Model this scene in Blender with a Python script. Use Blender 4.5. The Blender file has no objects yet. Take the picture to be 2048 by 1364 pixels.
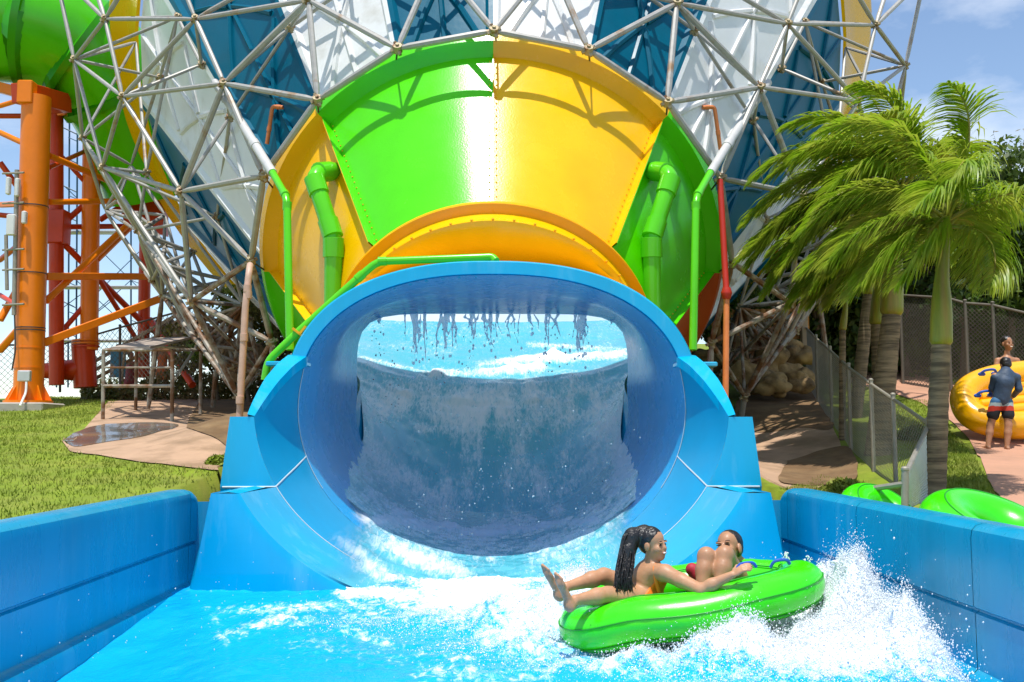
import bpy, bmesh, math, random, time
import numpy as np
from mathutils import Vector, Matrix
from mathutils.geometry import delaunay_2d_cdt
T0 = time.time()
random.seed(7); RNG = np.random.default_rng(11)
SC = bpy.context.scene; COL = SC.collection
R = math.radians

# ------------------------------------------------------------------ camera
F = 1991.0; CAMH = 1.6
PIT = math.atan(183 / F); YAW = math.atan(39 * math.cos(PIT) / F)
cd = bpy.data.cameras.new('camera'); cam = bpy.data.objects.new('camera', cd); COL.objects.link(cam)
cam.location = (0, 0, CAMH); cam.rotation_euler = (math.pi / 2 + PIT, 0, -YAW)
cd.sensor_width = 36; cd.lens = F / 2048 * 36; cd.clip_end = 3000; cd.clip_start = .05
SC.camera = cam
CM = cam.rotation_euler.to_matrix()
def ray(px, py):
    d = CM @ Vector(((px - 1024) / F, (682 - py) / F, -1)); return d / d.y
def P(px, py, D):
    d = ray(px, py); return Vector((d.x * D, D, CAMH + d.z * D))
CMT = np.array(CM.transposed())
def proj(p):
    p = np.asarray(p, float) - np.array([0, 0, CAMH]); q = p @ CMT.T
    return 1024 + F * q[..., 0] / -q[..., 2], 682 - F * q[..., 1] / -q[..., 2]

# ------------------------------------------------------------------ render set-up, light
SC.view_settings.view_transform = 'Standard'; SC.view_settings.look = 'None'; SC.view_settings.exposure = .30
SC.cycles.max_bounces = 7; SC.cycles.transparent_max_bounces = 8
SUN = Vector((-.07, -.23, .97)).normalized()
ld = bpy.data.lights.new('sun', 'SUN'); ld.energy = 4.1; ld.angle = R(.53); ld.color = (1, .965, .9)
lo = bpy.data.objects.new('sun', ld); COL.objects.link(lo); lo.location = (0, 0, 40)
lo.rotation_euler = SUN.to_track_quat('Z', 'Y').to_euler()
W = bpy.data.worlds.new('World'); SC.world = W; W.use_nodes = True
nt = W.node_tree; N = nt.nodes; L = nt.links
bg = N['Background']
sky = N.new('ShaderNodeTexSky'); sky.sky_type = 'NISHITA'; sky.sun_disc = False
sky.sun_elevation = math.asin(SUN.z); sky.sun_rotation = math.atan2(SUN.x, SUN.y)
sky.air_density = 1.0; sky.dust_density = .15; sky.ozone_density = 1.2
tc = N.new('ShaderNodeTexCoord'); mp = N.new('ShaderNodeMapping'); mp.inputs['Scale'].default_value = (3.2, 3.2, 7)
ns = N.new('ShaderNodeTexNoise'); ns.inputs['Scale'].default_value = 1.15; ns.inputs['Detail'].default_value = 9; ns.inputs['Roughness'].default_value = .58
rp = N.new('ShaderNodeValToRGB'); rp.color_ramp.elements[0].position = .47; rp.color_ramp.elements[1].position = .80
mx = N.new('ShaderNodeMix'); mx.data_type = 'RGBA'; mx.inputs[7].default_value = (7.2, 7.4, 7.7, 1)
ml = N.new('ShaderNodeMath'); ml.operation = 'MULTIPLY'; ml.inputs[1].default_value = .8
L.new(tc.outputs['Generated'], mp.inputs['Vector']); L.new(mp.outputs[0], ns.inputs['Vector'])
L.new(ns.outputs['Fac'], rp.inputs[0]); L.new(rp.outputs[0], ml.inputs[0]); L.new(ml.outputs[0], mx.inputs[0])
L.new(sky.outputs[0], mx.inputs[6]); L.new(mx.outputs[2], bg.inputs['Color']); bg.inputs['Strength'].default_value = .15

# ------------------------------------------------------------------ materials
MATS = {}
def mat(name, col, rough=.5, metal=0, var=.0, vscale=4, bump=0, bscale=30, coat=0, col2=None, mixr=(.4, .65), mscale=3, spec=.5, detail=5, trans=0, sub=0, stretch=None, alpha=1, leaf=0):
    if name in MATS: return MATS[name]
    m = bpy.data.materials.new(name); m.use_nodes = True; t = m.node_tree; n = t.nodes; l = t.links
    b = n['Principled BSDF']; b.inputs['Roughness'].default_value = rough; b.inputs['Metallic'].default_value = metal
    b.inputs['Specular IOR Level'].default_value = spec; b.inputs['Coat Weight'].default_value = coat; b.inputs['Coat Roughness'].default_value = .12
    if trans: b.inputs['Transmission Weight'].default_value = trans
    if alpha < 1: b.inputs['Alpha'].default_value = alpha
    if sub:
        b.inputs['Subsurface Weight'].default_value = sub; b.inputs['Subsurface Radius'].default_value = (.02, .008, .004); b.inputs['Subsurface Scale'].default_value = .6
    tcn = n.new('ShaderNodeTexCoord'); src = tcn.outputs['Object']
    if stretch:
        q = n.new('ShaderNodeMapping'); q.inputs['Scale'].default_value = stretch; l.new(src, q.inputs[0]); src = q.outputs[0]
    rgb = n.new('ShaderNodeRGB'); rgb.outputs[0].default_value = (*col, 1); c = rgb.outputs[0]
    if col2 is not None:
        z = n.new('ShaderNodeTexNoise'); z.inputs['Scale'].default_value = mscale; z.inputs['Detail'].default_value = detail; z.inputs['Roughness'].default_value = .62
        r = n.new('ShaderNodeValToRGB'); r.color_ramp.elements[0].position = mixr[0]; r.color_ramp.elements[1].position = mixr[1]
        k = n.new('ShaderNodeMix'); k.data_type = 'RGBA'; k.inputs[7].default_value = (*col2, 1)
        l.new(src, z.inputs['Vector']); l.new(z.outputs['Fac'], r.inputs[0]); l.new(r.outputs[0], k.inputs[0]); l.new(c, k.inputs[6]); c = k.outputs[2]
    if var:
        z = n.new('ShaderNodeTexNoise'); z.inputs['Scale'].default_value = vscale; z.inputs['Detail'].default_value = 6; z.inputs['Roughness'].default_value = .65
        r = n.new('ShaderNodeMapRange'); r.inputs[1].default_value = .25; r.inputs[2].default_value = .75; r.inputs[3].default_value = 1 - var; r.inputs[4].default_value = 1 + var * .6
        h = n.new('ShaderNodeHueSaturation'); l.new(src, z.inputs['Vector']); l.new(z.outputs['Fac'], r.inputs[0]); l.new(r.outputs[0], h.inputs['Value']); l.new(c, h.inputs['Color']); c = h.outputs[0]
        r2 = n.new('ShaderNodeMapRange'); r2.inputs[3].default_value = max(0, rough - .08); r2.inputs[4].default_value = min(1, rough + .1); l.new(z.outputs['Fac'], r2.inputs[0]); l.new(r2.outputs[0], b.inputs['Roughness'])
    l.new(c, b.inputs['Base Color'])
    if bump:
        z = n.new('ShaderNodeTexNoise'); z.inputs['Scale'].default_value = bscale; z.inputs['Detail'].default_value = 4
        u = n.new('ShaderNodeBump'); u.inputs['Strength'].default_value = bump; u.inputs['Distance'].default_value = .02
        l.new(src, z.inputs['Vector']); l.new(z.outputs['Fac'], u.inputs['Height']); l.new(u.outputs[0], b.inputs['Normal'])
    if leaf:
        tl = n.new('ShaderNodeBsdfTranslucent'); ms = n.new('ShaderNodeMixShader'); ms.inputs[0].default_value = leaf; hs = n.new('ShaderNodeHueSaturation'); hs.inputs['Value'].default_value = 1.5; l.new(c, hs.inputs['Color']); l.new(hs.outputs[0], tl.inputs['Color'])
        l.new(b.outputs[0], ms.inputs[1]); l.new(tl.outputs[0], ms.inputs[2]); l.new(ms.outputs[0], n['Material Output'].inputs['Surface'])
    MATS[name] = m; return m
def plastic(name, col, rough=.22, bump=.06, bscale=14, var=.1, coat=.08, **kw): return mat(name, col, rough, var=var, vscale=1.3, bump=bump, bscale=bscale, coat=coat, spec=.35, **kw)
M_BLUE = plastic('blue_gelcoat', (.0, .31, .56), .2, .035, 3, coat=0)
M_LBLUE = plastic('light_blue_gelcoat', (.0, .40, .66), .22, .035, 3, coat=0, col2=(.10, .48, .70), mixr=(.52, .85), mscale=2.4, stretch=(1.6, 1.6, .35))
M_POOL = plastic('pool_wall_blue', (.0, .29, .50), .26, .03, 3, var=.16, coat=0, col2=(.06, .36, .56), mixr=(.5, .85), mscale=2.0, stretch=(1.5, 1.5, .3))
M_GREEN = plastic('lime_gelcoat', (.085, .66, .0), .24, .12, 40, coat=.08)
M_GREEN2 = plastic('green_tube', (.075, .52, .0), .2, .05, 20)
M_YEL = plastic('yellow_gelcoat', (.93, .50, .0), .25, .12, 40, coat=.08)
M_YEL2 = plastic('amber_gelcoat', (.90, .38, .0), .3, .1, 40)
M_REDOR = plastic('orange_red_gelcoat', (.55, .10, .02), .3)
M_TEAL = mat('teal_panel', (.0, .125, .21), .34, spec=.15, var=.16, vscale=.8, bump=.1, bscale=9, coat=0, leaf=.12)
M_WHITE = mat('white_panel', (.82, .82, .81), .32, var=.07, vscale=.8, bump=.08, bscale=9, col2=(.62, .60, .55), mixr=(.56, .75), mscale=1.1, leaf=.12)
M_STEEL = mat('weathered_galvanised', (.40, .385, .355), .5, .2, var=.18, vscale=9, col2=(.34, .21, .11), mixr=(.57, .70), mscale=2.3)
M_RUST = mat('rusty_steel', (.40, .36, .30), .6, .2, var=.25, vscale=8, col2=(.20, .085, .03), mixr=(.42, .58), mscale=2.6)
M_JOINT = mat('yellowed_joint', (.42, .34, .20), .6, .2, var=.3, vscale=20, col2=(.2, .1, .04), mixr=(.5, .6), mscale=9)
M_ORANGE = plastic('orange_paint', (.92, .225, .002), .36, .05, 18, var=.14)
M_RED = plastic('red_orange_paint', (.62, .055, .006), .36, .05, 18, var=.18)
M_PVC = mat('pink_pvc', (.56, .36, .27), .5, var=.2, vscale=6)
M_GPVC = mat('grey_pvc', (.55, .54, .52), .45, var=.15, vscale=5)
M_COP = mat('orange_pvc', (.72, .22, .06), .4, var=.18, vscale=6)
M_CONC = mat('concrete', (.42, .38, .33), .85, var=.2, vscale=5, bump=.3, bscale=40)
M_WOOD = mat('wood', (.40, .22, .08), .75, var=.3, vscale=6, stretch=(3, 3, .6))
M_SCAF = mat('scaffold_blue', (.02, .08, .17), .45, var=.2)
M_GALV = mat('galvanised_wire', (.36, .33, .27), .5, .4, var=.2, vscale=10)
M_GALVD = mat('dull_fence_wire', (.16, .14, .11), .6, .3, var=.2, vscale=10)
M_DARKM = mat('dark_metal', (.09, .085, .08), .5, .4, var=.2)
M_BOX = mat('box_grey', (.55, .57, .58), .4, var=.1)

# ------------------------------------------------------------------ mesh helpers
class MB:
    def __init__(s): s.v = []; s.f = []; s.mi = []; s.smooth = []
    def add(s, v, f, mi=0, sm=True):
        o = len(s.v); s.v += [tuple(a) for a in v]; s.f += [tuple(i + o for i in q) for q in f]; s.mi += [mi] * len(f); s.smooth += [sm] * len(f); return s
    def tube(s, pts, r, n=10, mi=0, cap=True, closed=False):
        pts = [Vector(p) for p in pts]; m = len(pts)
        rr = r if isinstance(r, (list, tuple)) else [r] * m
        V = []; prev = None
        for i, p in enumerate(pts):
            a = pts[i - 1] if (i > 0 or closed) else p; b = pts[(i + 1) % m] if (i < m - 1 or closed) else p
            d = (b - a).normalized() if (b - a).length > 1e-9 else Vector((0, 0, 1))
            if prev is None: u = d.orthogonal().normalized()
            else:
                u = prev - d * prev.dot(d); u = u.normalized() if u.length > 1e-6 else d.orthogonal().normalized()
            prev = u; w = d.cross(u)
            for k in range(n):
                t = 2 * math.pi * k / n; V.append(p + (u * math.cos(t) + w * math.sin(t)) * rr[i])
        Fc = []
        for i in range(m if closed else m - 1):
            j = (i + 1) % m
            for k in range(n): Fc.append((i * n + k, i * n + (k + 1) % n, j * n + (k + 1) % n, j * n + k))
        if cap and not closed: Fc += [tuple(range(n - 1, -1, -1)), tuple((m - 1) * n + k for k in range(n))]
        return s.add(V, Fc, mi)
    def box(s, c, d, mi=0, rot=None, bev=.0):
        c = Vector(c); x, y, z = [q / 2 for q in d]
        b = min(bev, x * .9, y * .9, z * .9)
        if b <= 0:
            V = [Vector((sx * x, sy * y, sz * z)) for sz in (-1, 1) for sy in (-1, 1) for sx in (-1, 1)]
            Fc = [(0, 2, 3, 1), (4, 5, 7, 6), (0, 1, 5, 4), (2, 6, 7, 3), (0, 4, 6, 2), (1, 3, 7, 5)]
        else:
            V = []; Fc = []; pr = [(-x + b, -y), (x - b, -y), (x, -y + b), (x, y - b), (x - b, y), (-x + b, y), (-x, y - b), (-x, -y + b)]
            def sh(p): return (p[0] - math.copysign(min(b, abs(p[0])), p[0]) * .999, p[1] - math.copysign(min(b, abs(p[1])), p[1]) * .999)
            for zz, ins in ((-z, 1), (-z + b, 0), (z - b, 0), (z, 1)): V += [Vector((*(sh(p) if ins else p), zz)) for p in pr]
            for i in range(3):
                for k in range(8): Fc.append((i * 8 + k, i * 8 + (k + 1) % 8, i * 8 + 8 + (k + 1) % 8, i * 8 + 8 + k))
            Fc += [tuple(range(7, -1, -1)), tuple(range(24, 32))]
        if rot is not None: V = [rot @ p for p in V]
        return s.add([c + p for p in V], Fc, mi, False)
    def beam(s, a, b, w, h, mi=0, bev=.01):
        a, b = Vector(a), Vector(b); d = b - a; L_ = d.length; y = d.normalized()
        x = y.cross(Vector((0, 0, 1))); x = x.normalized() if x.length > 1e-4 else Vector((1, 0, 0)); z = x.cross(y)
        return s.box((a + b) / 2, (w, L_, h), mi, Matrix((x, y, z)).transposed(), bev)
    def loft(s, secs, mi=0, closed=False, sm=True, flip=False):
        n = len(secs[0]); V = [p for q in secs for p in q]; Fc = []
        for i in range(len(secs) - 1):
            for k in range(n if closed else n - 1):
                q = (i * n + k, i * n + (k + 1) % n, (i + 1) * n + (k + 1) % n, (i + 1) * n + k); Fc.append(q[::-1] if flip else q)
        return s.add(V, Fc, mi, sm)
    def prism(s, poly, vec, mi=0):
        n = len(poly); poly = [Vector(p) for p in poly]; vec = Vector(vec)
        V = poly + [p + vec for p in poly]
        return s.add(V, [tuple(range(n)), tuple(range(2 * n - 1, n - 1, -1))] + [(k, n + k, n + (k + 1) % n, (k + 1) % n) for k in range(n)], mi, False)
    def ball(s, c, r, n=8, m=5, mi=0, sc=(1, 1, 1)):
        c = Vector(c); V = [c + Vector((0, 0, -r * sc[2]))]
        for i in range(1, m):
            a = math.pi * i / m
            for k in range(n):
                t = 2 * math.pi * k / n; V.append(c + Vector((r * sc[0] * math.sin(a) * math.cos(t), r * sc[1] * math.sin(a) * math.sin(t), -r * sc[2] * math.cos(a))))
        V.append(c + Vector((0, 0, r * sc[2]))); Fc = []
        for k in range(n):
            Fc.append((0, 1 + (k + 1) % n, 1 + k)); Fc.append((len(V) - 1, 1 + (m - 2) * n + k, 1 + (m - 2) * n + (k + 1) % n))
            for i in range(m - 2): Fc.append((1 + i * n + k, 1 + i * n + (k + 1) % n, 1 + (i + 1) * n + (k + 1) % n, 1 + (i + 1) * n + k))
        return s.add(V, Fc, mi)
    def build(s, name, mats, parent=None, ang=38, recalc=False):
        me = bpy.data.meshes.new(name); me.from_pydata(s.v, [], s.f)
        for m in (mats if isinstance(mats, (list, tuple)) else [mats]): me.materials.append(m)
        me.polygons.foreach_set('material_index', s.mi); me.polygons.foreach_set('use_smooth', s.smooth)
        if recalc:
            b = bmesh.new(); b.from_mesh(me); bmesh.ops.recalc_face_normals(b, faces=b.faces); b.to_mesh(me); b.free()
        me.update()
        if ang: me.set_sharp_from_angle(angle=R(ang))
        o = bpy.data.objects.new(name, me); COL.objects.link(o)
        if parent is not None: setpar(o, parent)
        return o
def setpar(o, p):
    o.parent = p; o.matrix_parent_inverse = Matrix.Translation(p.location).inverted() if p.type == 'EMPTY' else Matrix()
def tag(o, label=None, cat=None, group=None, kind=None):
    if label: o['label'] = label
    if cat: o['category'] = cat
    if group: o['group'] = group
    if kind: o['kind'] = kind
    return o
def thing(name, label, cat, loc=(0, 0, 0), group=None):
    o = bpy.data.objects.new(name, None); COL.objects.link(o); o.location = loc; o.empty_display_size = .2
    return tag(o, label, cat, group)
def bez(pts, n=8):
    pts = [Vector(p) for p in pts]; out = []
    for i in range(len(pts) - 1):
        p0 = pts[max(i - 1, 0)]; p1 = pts[i]; p2 = pts[i + 1]; p3 = pts[min(i + 2, len(pts) - 1)]
        for k in range(n):
            t = k / n; out.append(.5 * ((2 * p1) + (p2 - p0) * t + (2 * p0 - 5 * p1 + 4 * p2 - p3) * t * t + (3 * p1 - p0 - 3 * p2 + p3) * t ** 3))
    return out + [pts[-1]]
def bend(pts, r, n=6):
    """polyline with rounded corners"""
    pts = [Vector(p) for p in pts]; out = [pts[0]]
    for a, b, c in zip(pts, pts[1:], pts[2:]):
        u = (a - b); v = (c - b); k = min(r, u.length * .45, v.length * .45); p = b + u.normalized() * k; q = b + v.normalized() * k
        for i in range(n + 1):
            t = i / n; out.append(p * (1 - t) ** 2 + b * 2 * t * (1 - t) + q * t * t)
    return out + [pts[-1]]
def np_mesh(name, V, Fq, m, parent=None, smooth=True):
    me = bpy.data.meshes.new(name); V = np.asarray(V, np.float32); Fq = np.asarray(Fq, np.int32); nf, k = Fq.shape
    me.vertices.add(len(V)); me.vertices.foreach_set('co', V.ravel()); me.loops.add(nf * k); me.loops.foreach_set('vertex_index', Fq.ravel())
    me.polygons.add(nf); me.polygons.foreach_set('loop_start', np.arange(0, nf * k, k, dtype=np.int32))
    for q in (m if isinstance(m, (list, tuple)) else [m]): me.materials.append(q)
    me.polygons.foreach_set('use_smooth', np.full(nf, smooth)); me.update(calc_edges=True); me.validate()
    o = bpy.data.objects.new(name, me); COL.objects.link(o)
    if parent is not None: setpar(o, parent)
    return o
def grid_faces(nx, ny):
    i = np.arange(nx * ny).reshape(ny, nx); return np.stack([i[:-1, :-1], i[:-1, 1:], i[1:, 1:], i[1:, :-1]], -1).reshape(-1, 4)
def _h(ix, iy, iz, s):
    h = (ix.astype(np.int64) * 374761393 + iy.astype(np.int64) * 668265263 + iz.astype(np.int64) * 2147483647 + s * 1274126177) & 0xffffffff
    h = ((h ^ (h >> 13)) * 1274126177) & 0xffffffff; return ((h ^ (h >> 16)) & 0xffff) / 32767.5 - 1
def vnoise(x, y, z=0., s=0):
    x, y, z = np.broadcast_arrays(np.asarray(x, float), y, z); ix = np.floor(x); iy = np.floor(y); iz = np.floor(z)
    u = x - ix; v = y - iy; w = z - iz; u = u * u * (3 - 2 * u); v = v * v * (3 - 2 * v); w = w * w * (3 - 2 * w); o = 0
    for a in (0, 1):
        for b in (0, 1):
            for c in (0, 1): o = o + _h(ix + a, iy + b, iz + c, s) * (u if a else 1 - u) * (v if b else 1 - v) * (w if c else 1 - w)
    return o
def fbm(x, y, z=0., o=4, s=0, g=.5):
    t = 0; a = 1; n = 0
    for i in range(o): t = t + a * vnoise(np.asarray(x) * 2 ** i, np.asarray(y) * 2 ** i, np.asarray(z) * 2 ** i, s + i); n += a; a *= g
    return t / n
def sstep(x, a, b):
    t = np.clip((x - a) / (b - a), 0, 1); return t * t * (3 - 2 * t)

# ------------------------------------------------------------------ implicit surfaces (bodies, rocks, rafts)
class SDF:
    def __init__(s, k=.02): s.p = []; s.k = k
    def cap(s, a, b, ra, rb=None, k=None): s.p.append(('c', np.array(a, float), np.array(b, float), ra, ra if rb is None else rb, s.k if k is None else k)); return s
    def chain(s, pts, rs, k=None):
        for i in range(len(pts) - 1): s.cap(pts[i], pts[i + 1], rs[i], rs[i + 1], k)
        return s
    def ell(s, c, r, M=None, k=None): s.p.append(('e', np.array(c, float), np.array(r, float), np.eye(3) if M is None else np.array(M), None, s.k if k is None else k)); return s
    def mesh(s, name, h, m, parent=None, off=0., clip=None, noise=None, region=None):
        lo = np.full(3, 1e9); hi = -lo
        for q in s.p:
            if q[0] == 'c': r = max(q[3], q[4]); a = np.minimum(q[1], q[2]) - r; b = np.maximum(q[1], q[2]) + r
            else: r = q[2].max(); a = q[1] - r; b = q[1] + r
            lo = np.minimum(lo, a); hi = np.maximum(hi, b)
        if region is not None: lo = np.maximum(lo, region[0]); hi = np.minimum(hi, region[1])
        pad = 3 * h + off + (noise[0] if noise else 0); lo -= pad; hi += pad
        n = np.ceil((hi - lo) / h).astype(int) + 1; ax = [lo[i] + h * np.arange(n[i]) for i in range(3)]
        D = np.full(n, .25, np.float32)
        for q in s.p:
            if q[0] == 'c': r = max(q[3], q[4]); a = np.minimum(q[1], q[2]) - r; b = np.maximum(q[1], q[2]) + r
            else: r = q[2].max(); a = q[1] - r; b = q[1] + r
            mg = q[5] + 3 * h + off + .02; i0 = np.clip(np.floor((a - mg - lo) / h).astype(int), 0, n); i1 = np.clip(np.ceil((b + mg - lo) / h).astype(int) + 1, 0, n)
            if (i1 <= i0).any(): continue
            sl = tuple(slice(i0[i], i1[i]) for i in range(3)); X, Y, Z = np.meshgrid(*[ax[i][sl[i]] for i in range(3)], indexing='ij', sparse=True)
            if q[0] == 'c':
                d = q[2] - q[1]; dd = max(d @ d, 1e-12); t = np.clip(((X - q[1][0]) * d[0] + (Y - q[1][1]) * d[1] + (Z - q[1][2]) * d[2]) / dd, 0, 1)
                v = np.sqrt((X - q[1][0] - t * d[0]) ** 2 + (Y - q[1][1] - t * d[1]) ** 2 + (Z - q[1][2] - t * d[2]) ** 2) - (q[3] + t * (q[4] - q[3]))
            else:
                M = q[3]; X0, Y0, Z0 = X - q[1][0], Y - q[1][1], Z - q[1][2]
                c = [M[i][0] * X0 + M[i][1] * Y0 + M[i][2] * Z0 for i in range(3)]
                k0 = np.sqrt(sum((c[i] / q[2][i]) ** 2 for i in range(3))); k1 = np.sqrt(sum((c[i] / q[2][i] ** 2) ** 2 for i in range(3))) + 1e-9; v = k0 * (k0 - 1) / k1
            k = q[5]; cur = D[sl]
            hh = np.clip(.5 + .5 * (cur - v) / k, 0, 1) if k > 0 else (v < cur).astype(float); D[sl] = cur * (1 - hh) + v * hh - k * hh * (1 - hh)
        D -= off
        if clip is not None or noise:
            X, Y, Z = np.meshgrid(*ax, indexing='ij')
            if noise:
                near = np.abs(D) < noise[0] * 2 + h; D[near] += noise[0] * fbm(X[near] * noise[1], Y[near] * noise[1], Z[near] * noise[1], 3, 5)
            if clip is not None: D = np.maximum(D, clip(X, Y, Z))
        V, Q = nets(D, lo, h); return np_mesh(name, V, Q, m, parent)
def nets(D, lo, h):
    D = np.asarray(D, np.float32); S = D < 0; nx, ny, nz = D.shape
    cnt = sum(S[a:nx - 1 + a, b:ny - 1 + b, c:nz - 1 + c].astype(np.int8) for a in (0, 1) for b in (0, 1) for c in (0, 1))
    act = (cnt > 0) & (cnt < 8); I = np.argwhere(act); idx = np.full(act.shape, -1, np.int64); idx[act] = np.arange(len(I))
    acc = np.zeros((len(I), 3)); w = np.zeros(len(I)); cor = [(a, b, c) for a in (0, 1) for b in (0, 1) for c in (0, 1)]
    for A in cor:
        for B in cor:
            if sum(B) == sum(A) + 1 and all(b >= a for a, b in zip(A, B)):
                da = D[I[:, 0] + A[0], I[:, 1] + A[1], I[:, 2] + A[2]]; db = D[I[:, 0] + B[0], I[:, 1] + B[1], I[:, 2] + B[2]]
                c = (da < 0) != (db < 0); t = da[c] / (da[c] - db[c]); acc[c] += np.array(A) + t[:, None] * (np.array(B) - np.array(A)); w[c] += 1
    V = lo + h * (I + acc / np.maximum(w, 1)[:, None]); Q = []
    for ax in range(3):
        sl0 = [slice(1, None)] * 3; sl0[ax] = slice(0, -1); sl1 = [slice(1, None)] * 3; sl1[ax] = slice(1, None)
        s0 = S[tuple(sl0)]; s1 = S[tuple(sl1)]; e = np.argwhere(s0 != s1)
        if not len(e): continue
        sg = s0[e[:, 0], e[:, 1], e[:, 2]]; e = e + 1; e[:, ax] -= 1
        b, c = [(1, 2), (2, 0), (0, 1)][ax]
        def g(db, dc):
            q = e.copy(); q[:, b] += db; q[:, c] += dc
            q[:, 0] = np.clip(q[:, 0], 0, act.shape[0] - 1); q[:, 1] = np.clip(q[:, 1], 0, act.shape[1] - 1); q[:, 2] = np.clip(q[:, 2], 0, act.shape[2] - 1)
            return idx[q[:, 0], q[:, 1], q[:, 2]]
        q = np.stack([g(-1, -1), g(0, -1), g(0, 0), g(-1, 0)], 1); q[~sg] = q[~sg][:, ::-1]; Q.append(q[(q >= 0).all(1)])
    return V, np.concatenate(Q)

# ------------------------------------------------------------------ ground
LY = ([3, 8, 14, 20, 26, 30, 34, 50, 200], [.25, .62, 1.15, 1.8, 2.35, 2.62, 2.55, -3, -20])
RY = ([3, 9, 12, 16, 22, 28, 34, 60, 200], [.35, .75, .95, 1.36, 2.3, 3.3, 4.2, 7, 9])
def gh(x, y):
    x = np.asarray(x, float); y = np.asarray(y, float)
    b = np.interp(y, *LY) * (1 - sstep(x, -2, 3)) + np.interp(y, *RY) * sstep(x, -2, 3)
    b = b + .05 * fbm(x * .7, y * .7, 0, 3, 3) - .25 * np.exp(-((x - 4.6) / 1.1) ** 2) * sstep(y, 10, 13) * (1 - sstep(y, 19, 22))
    b = b + .4 * np.exp(-((x + 4.3) / 1.0) ** 2 - ((y - 17.5) / 2.5) ** 2)
    cor = (1 - sstep(np.abs(x), 3.25, 3.6)) * (1 - sstep(y, 30, 33))
    return b * (1 - cor) + (-1.3) * cor
def G(px, py, far=70):
    d = ray(px, py); D = 5.
    while D < far:
        z = CAMH + d.z * D
        if z < float(gh(d.x * D, D)): break
        D += .03
    return Vector((d.x * D, D, float(gh(d.x * D, D))))
M_GRASS = mat('lawn', (.19, .26, .008), .9, var=.35, vscale=2.2, bump=.6, bscale=60, col2=(.25, .27, .03), mixr=(.45, .7), mscale=1.3, detail=8)
xs = np.concatenate([np.linspace(-60, -14, 24)[:-1], np.linspace(-14, 18, 214), np.linspace(18, 60, 22)[1:]])
ys = np.concatenate([np.linspace(2.5, 32, 190), np.linspace(32, 160, 40)[1:]])
XX, YY = np.meshgrid(xs, ys); ZZ = gh(XX, YY)
o = np_mesh('ground', np.stack([XX, YY, ZZ], -1).reshape(-1, 3), grid_faces(len(xs), len(ys)), M_GRASS); tag(o, kind='structure')
def sea():
    o = MB().add([(-900, 60, -8), (900, 60, -8), (900, 2500, -8), (-900, 2500, -8)], [(0, 1, 2, 3)]).build('sea', mat('sea_water', (.01, .06, .12), .2, bump=.4, bscale=.4)); tag(o, kind='structure')
sea()
def inpoly(px, py, poly):
    c = np.zeros(len(px), bool); n = len(poly)
    for i in range(n):
        x1, y1 = poly[i]; x2, y2 = poly[(i + 1) % n]; k = ((y1 > py) != (y2 > py)); c ^= k & (px < (x2 - x1) * (py - y1) / ((y2 - y1) if y2 != y1 else 1e-9) + x1)
    return c
def sheet(name, poly, m, lift=.02, step=.25, jit=.03, kind='structure'):
    """flat ground cover following the terrain"""
    pts = bez([Vector((*p, 0)) for p in poly] + [Vector((*poly[0], 0))], 7)[:-1]
    bd = [(p.x + jit * float(fbm(p.x * 3, p.y * 3, 0, 2, 9)), p.y + jit * float(fbm(p.x * 3, p.y * 3, 5, 2, 9))) for p in pts]
    a = np.array(bd); gx, gy = np.meshgrid(np.arange(a[:, 0].min(), a[:, 0].max(), step), np.arange(a[:, 1].min(), a[:, 1].max(), step)); gx = gx.ravel(); gy = gy.ravel()
    k = inpoly(gx, gy, bd); vs = [Vector(p) for p in bd] + [Vector(p) for p in zip(gx[k], gy[k])]
    r = delaunay_2d_cdt(vs, [(i, (i + 1) % len(bd)) for i in range(len(bd))], [], 1, 1e-4)
    V = [(p.x, p.y, float(gh(p.x, p.y)) + lift) for p in r[0]]
    o = MB().add(V, r[2]).build(name, m); return tag(o, kind=kind)
def gpoly(pp): return [tuple(G(*p)[:2]) for p in pp]
M_TAN = mat('tan_concrete', (.47, .30, .19), .75, var=.2, vscale=1.6, bump=.25, bscale=30, col2=(.30, .19, .11), mixr=(.48, .66), mscale=1.2)
M_MUD = mat('mud', (.17, .095, .04), .9, var=.35, vscale=3, bump=.5, bscale=12, col2=(.24, .15, .07), mixr=(.4, .7), mscale=2)
M_WET = mat('wet_concrete', (.18, .16, .14), .06, var=.25, vscale=2, col2=(.30, .20, .12), mixr=(.45, .7), mscale=1.5, spec=.8)
M_PATH = mat('salmon_path', (.52, .27, .17), .8, var=.14, vscale=2, bump=.2, bscale=40, col2=(.44, .24, .15), mixr=(.45, .7), mscale=.9)
sheet('concrete_path', gpoly([(140, 905), (128, 878), (190, 835), (280, 795), (340, 768), (470, 758), (520, 775), (500, 830), (470, 925), (440, 945), (300, 928)]), M_TAN, .02)
sheet('mud_bank', gpoly([(380, 835), (450, 790), (540, 785), (560, 860), (480, 900), (430, 880), (375, 860)]), M_MUD, .035)
sheet('puddle', gpoly([(126, 882), (190, 855), (270, 848), (355, 852), (300, 872), (230, 884), (150, 896)]), M_WET, .028)
sheet('side_path', gpoly([(2200, 1190), (2010, 1010), (1975, 960), (1945, 895), (1880, 830), (1790, 788), (1700, 765), (1690, 742), (1730, 735), (1840, 752), (1960, 790), (2100, 830), (2300, 900)]), M_PATH, .02, .4)
sheet('dirt_patch', gpoly([(1500, 985), (1505, 900), (1510, 850), (1600, 832), (1660, 850), (1690, 940), (1660, 960), (1580, 985)]), M_TAN, .02)
sheet('mud_gully', gpoly([(1470, 850), (1480, 800), (1560, 772), (1620, 772), (1668, 852), (1600, 858), (1520, 868)]), M_MUD, .03)
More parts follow.
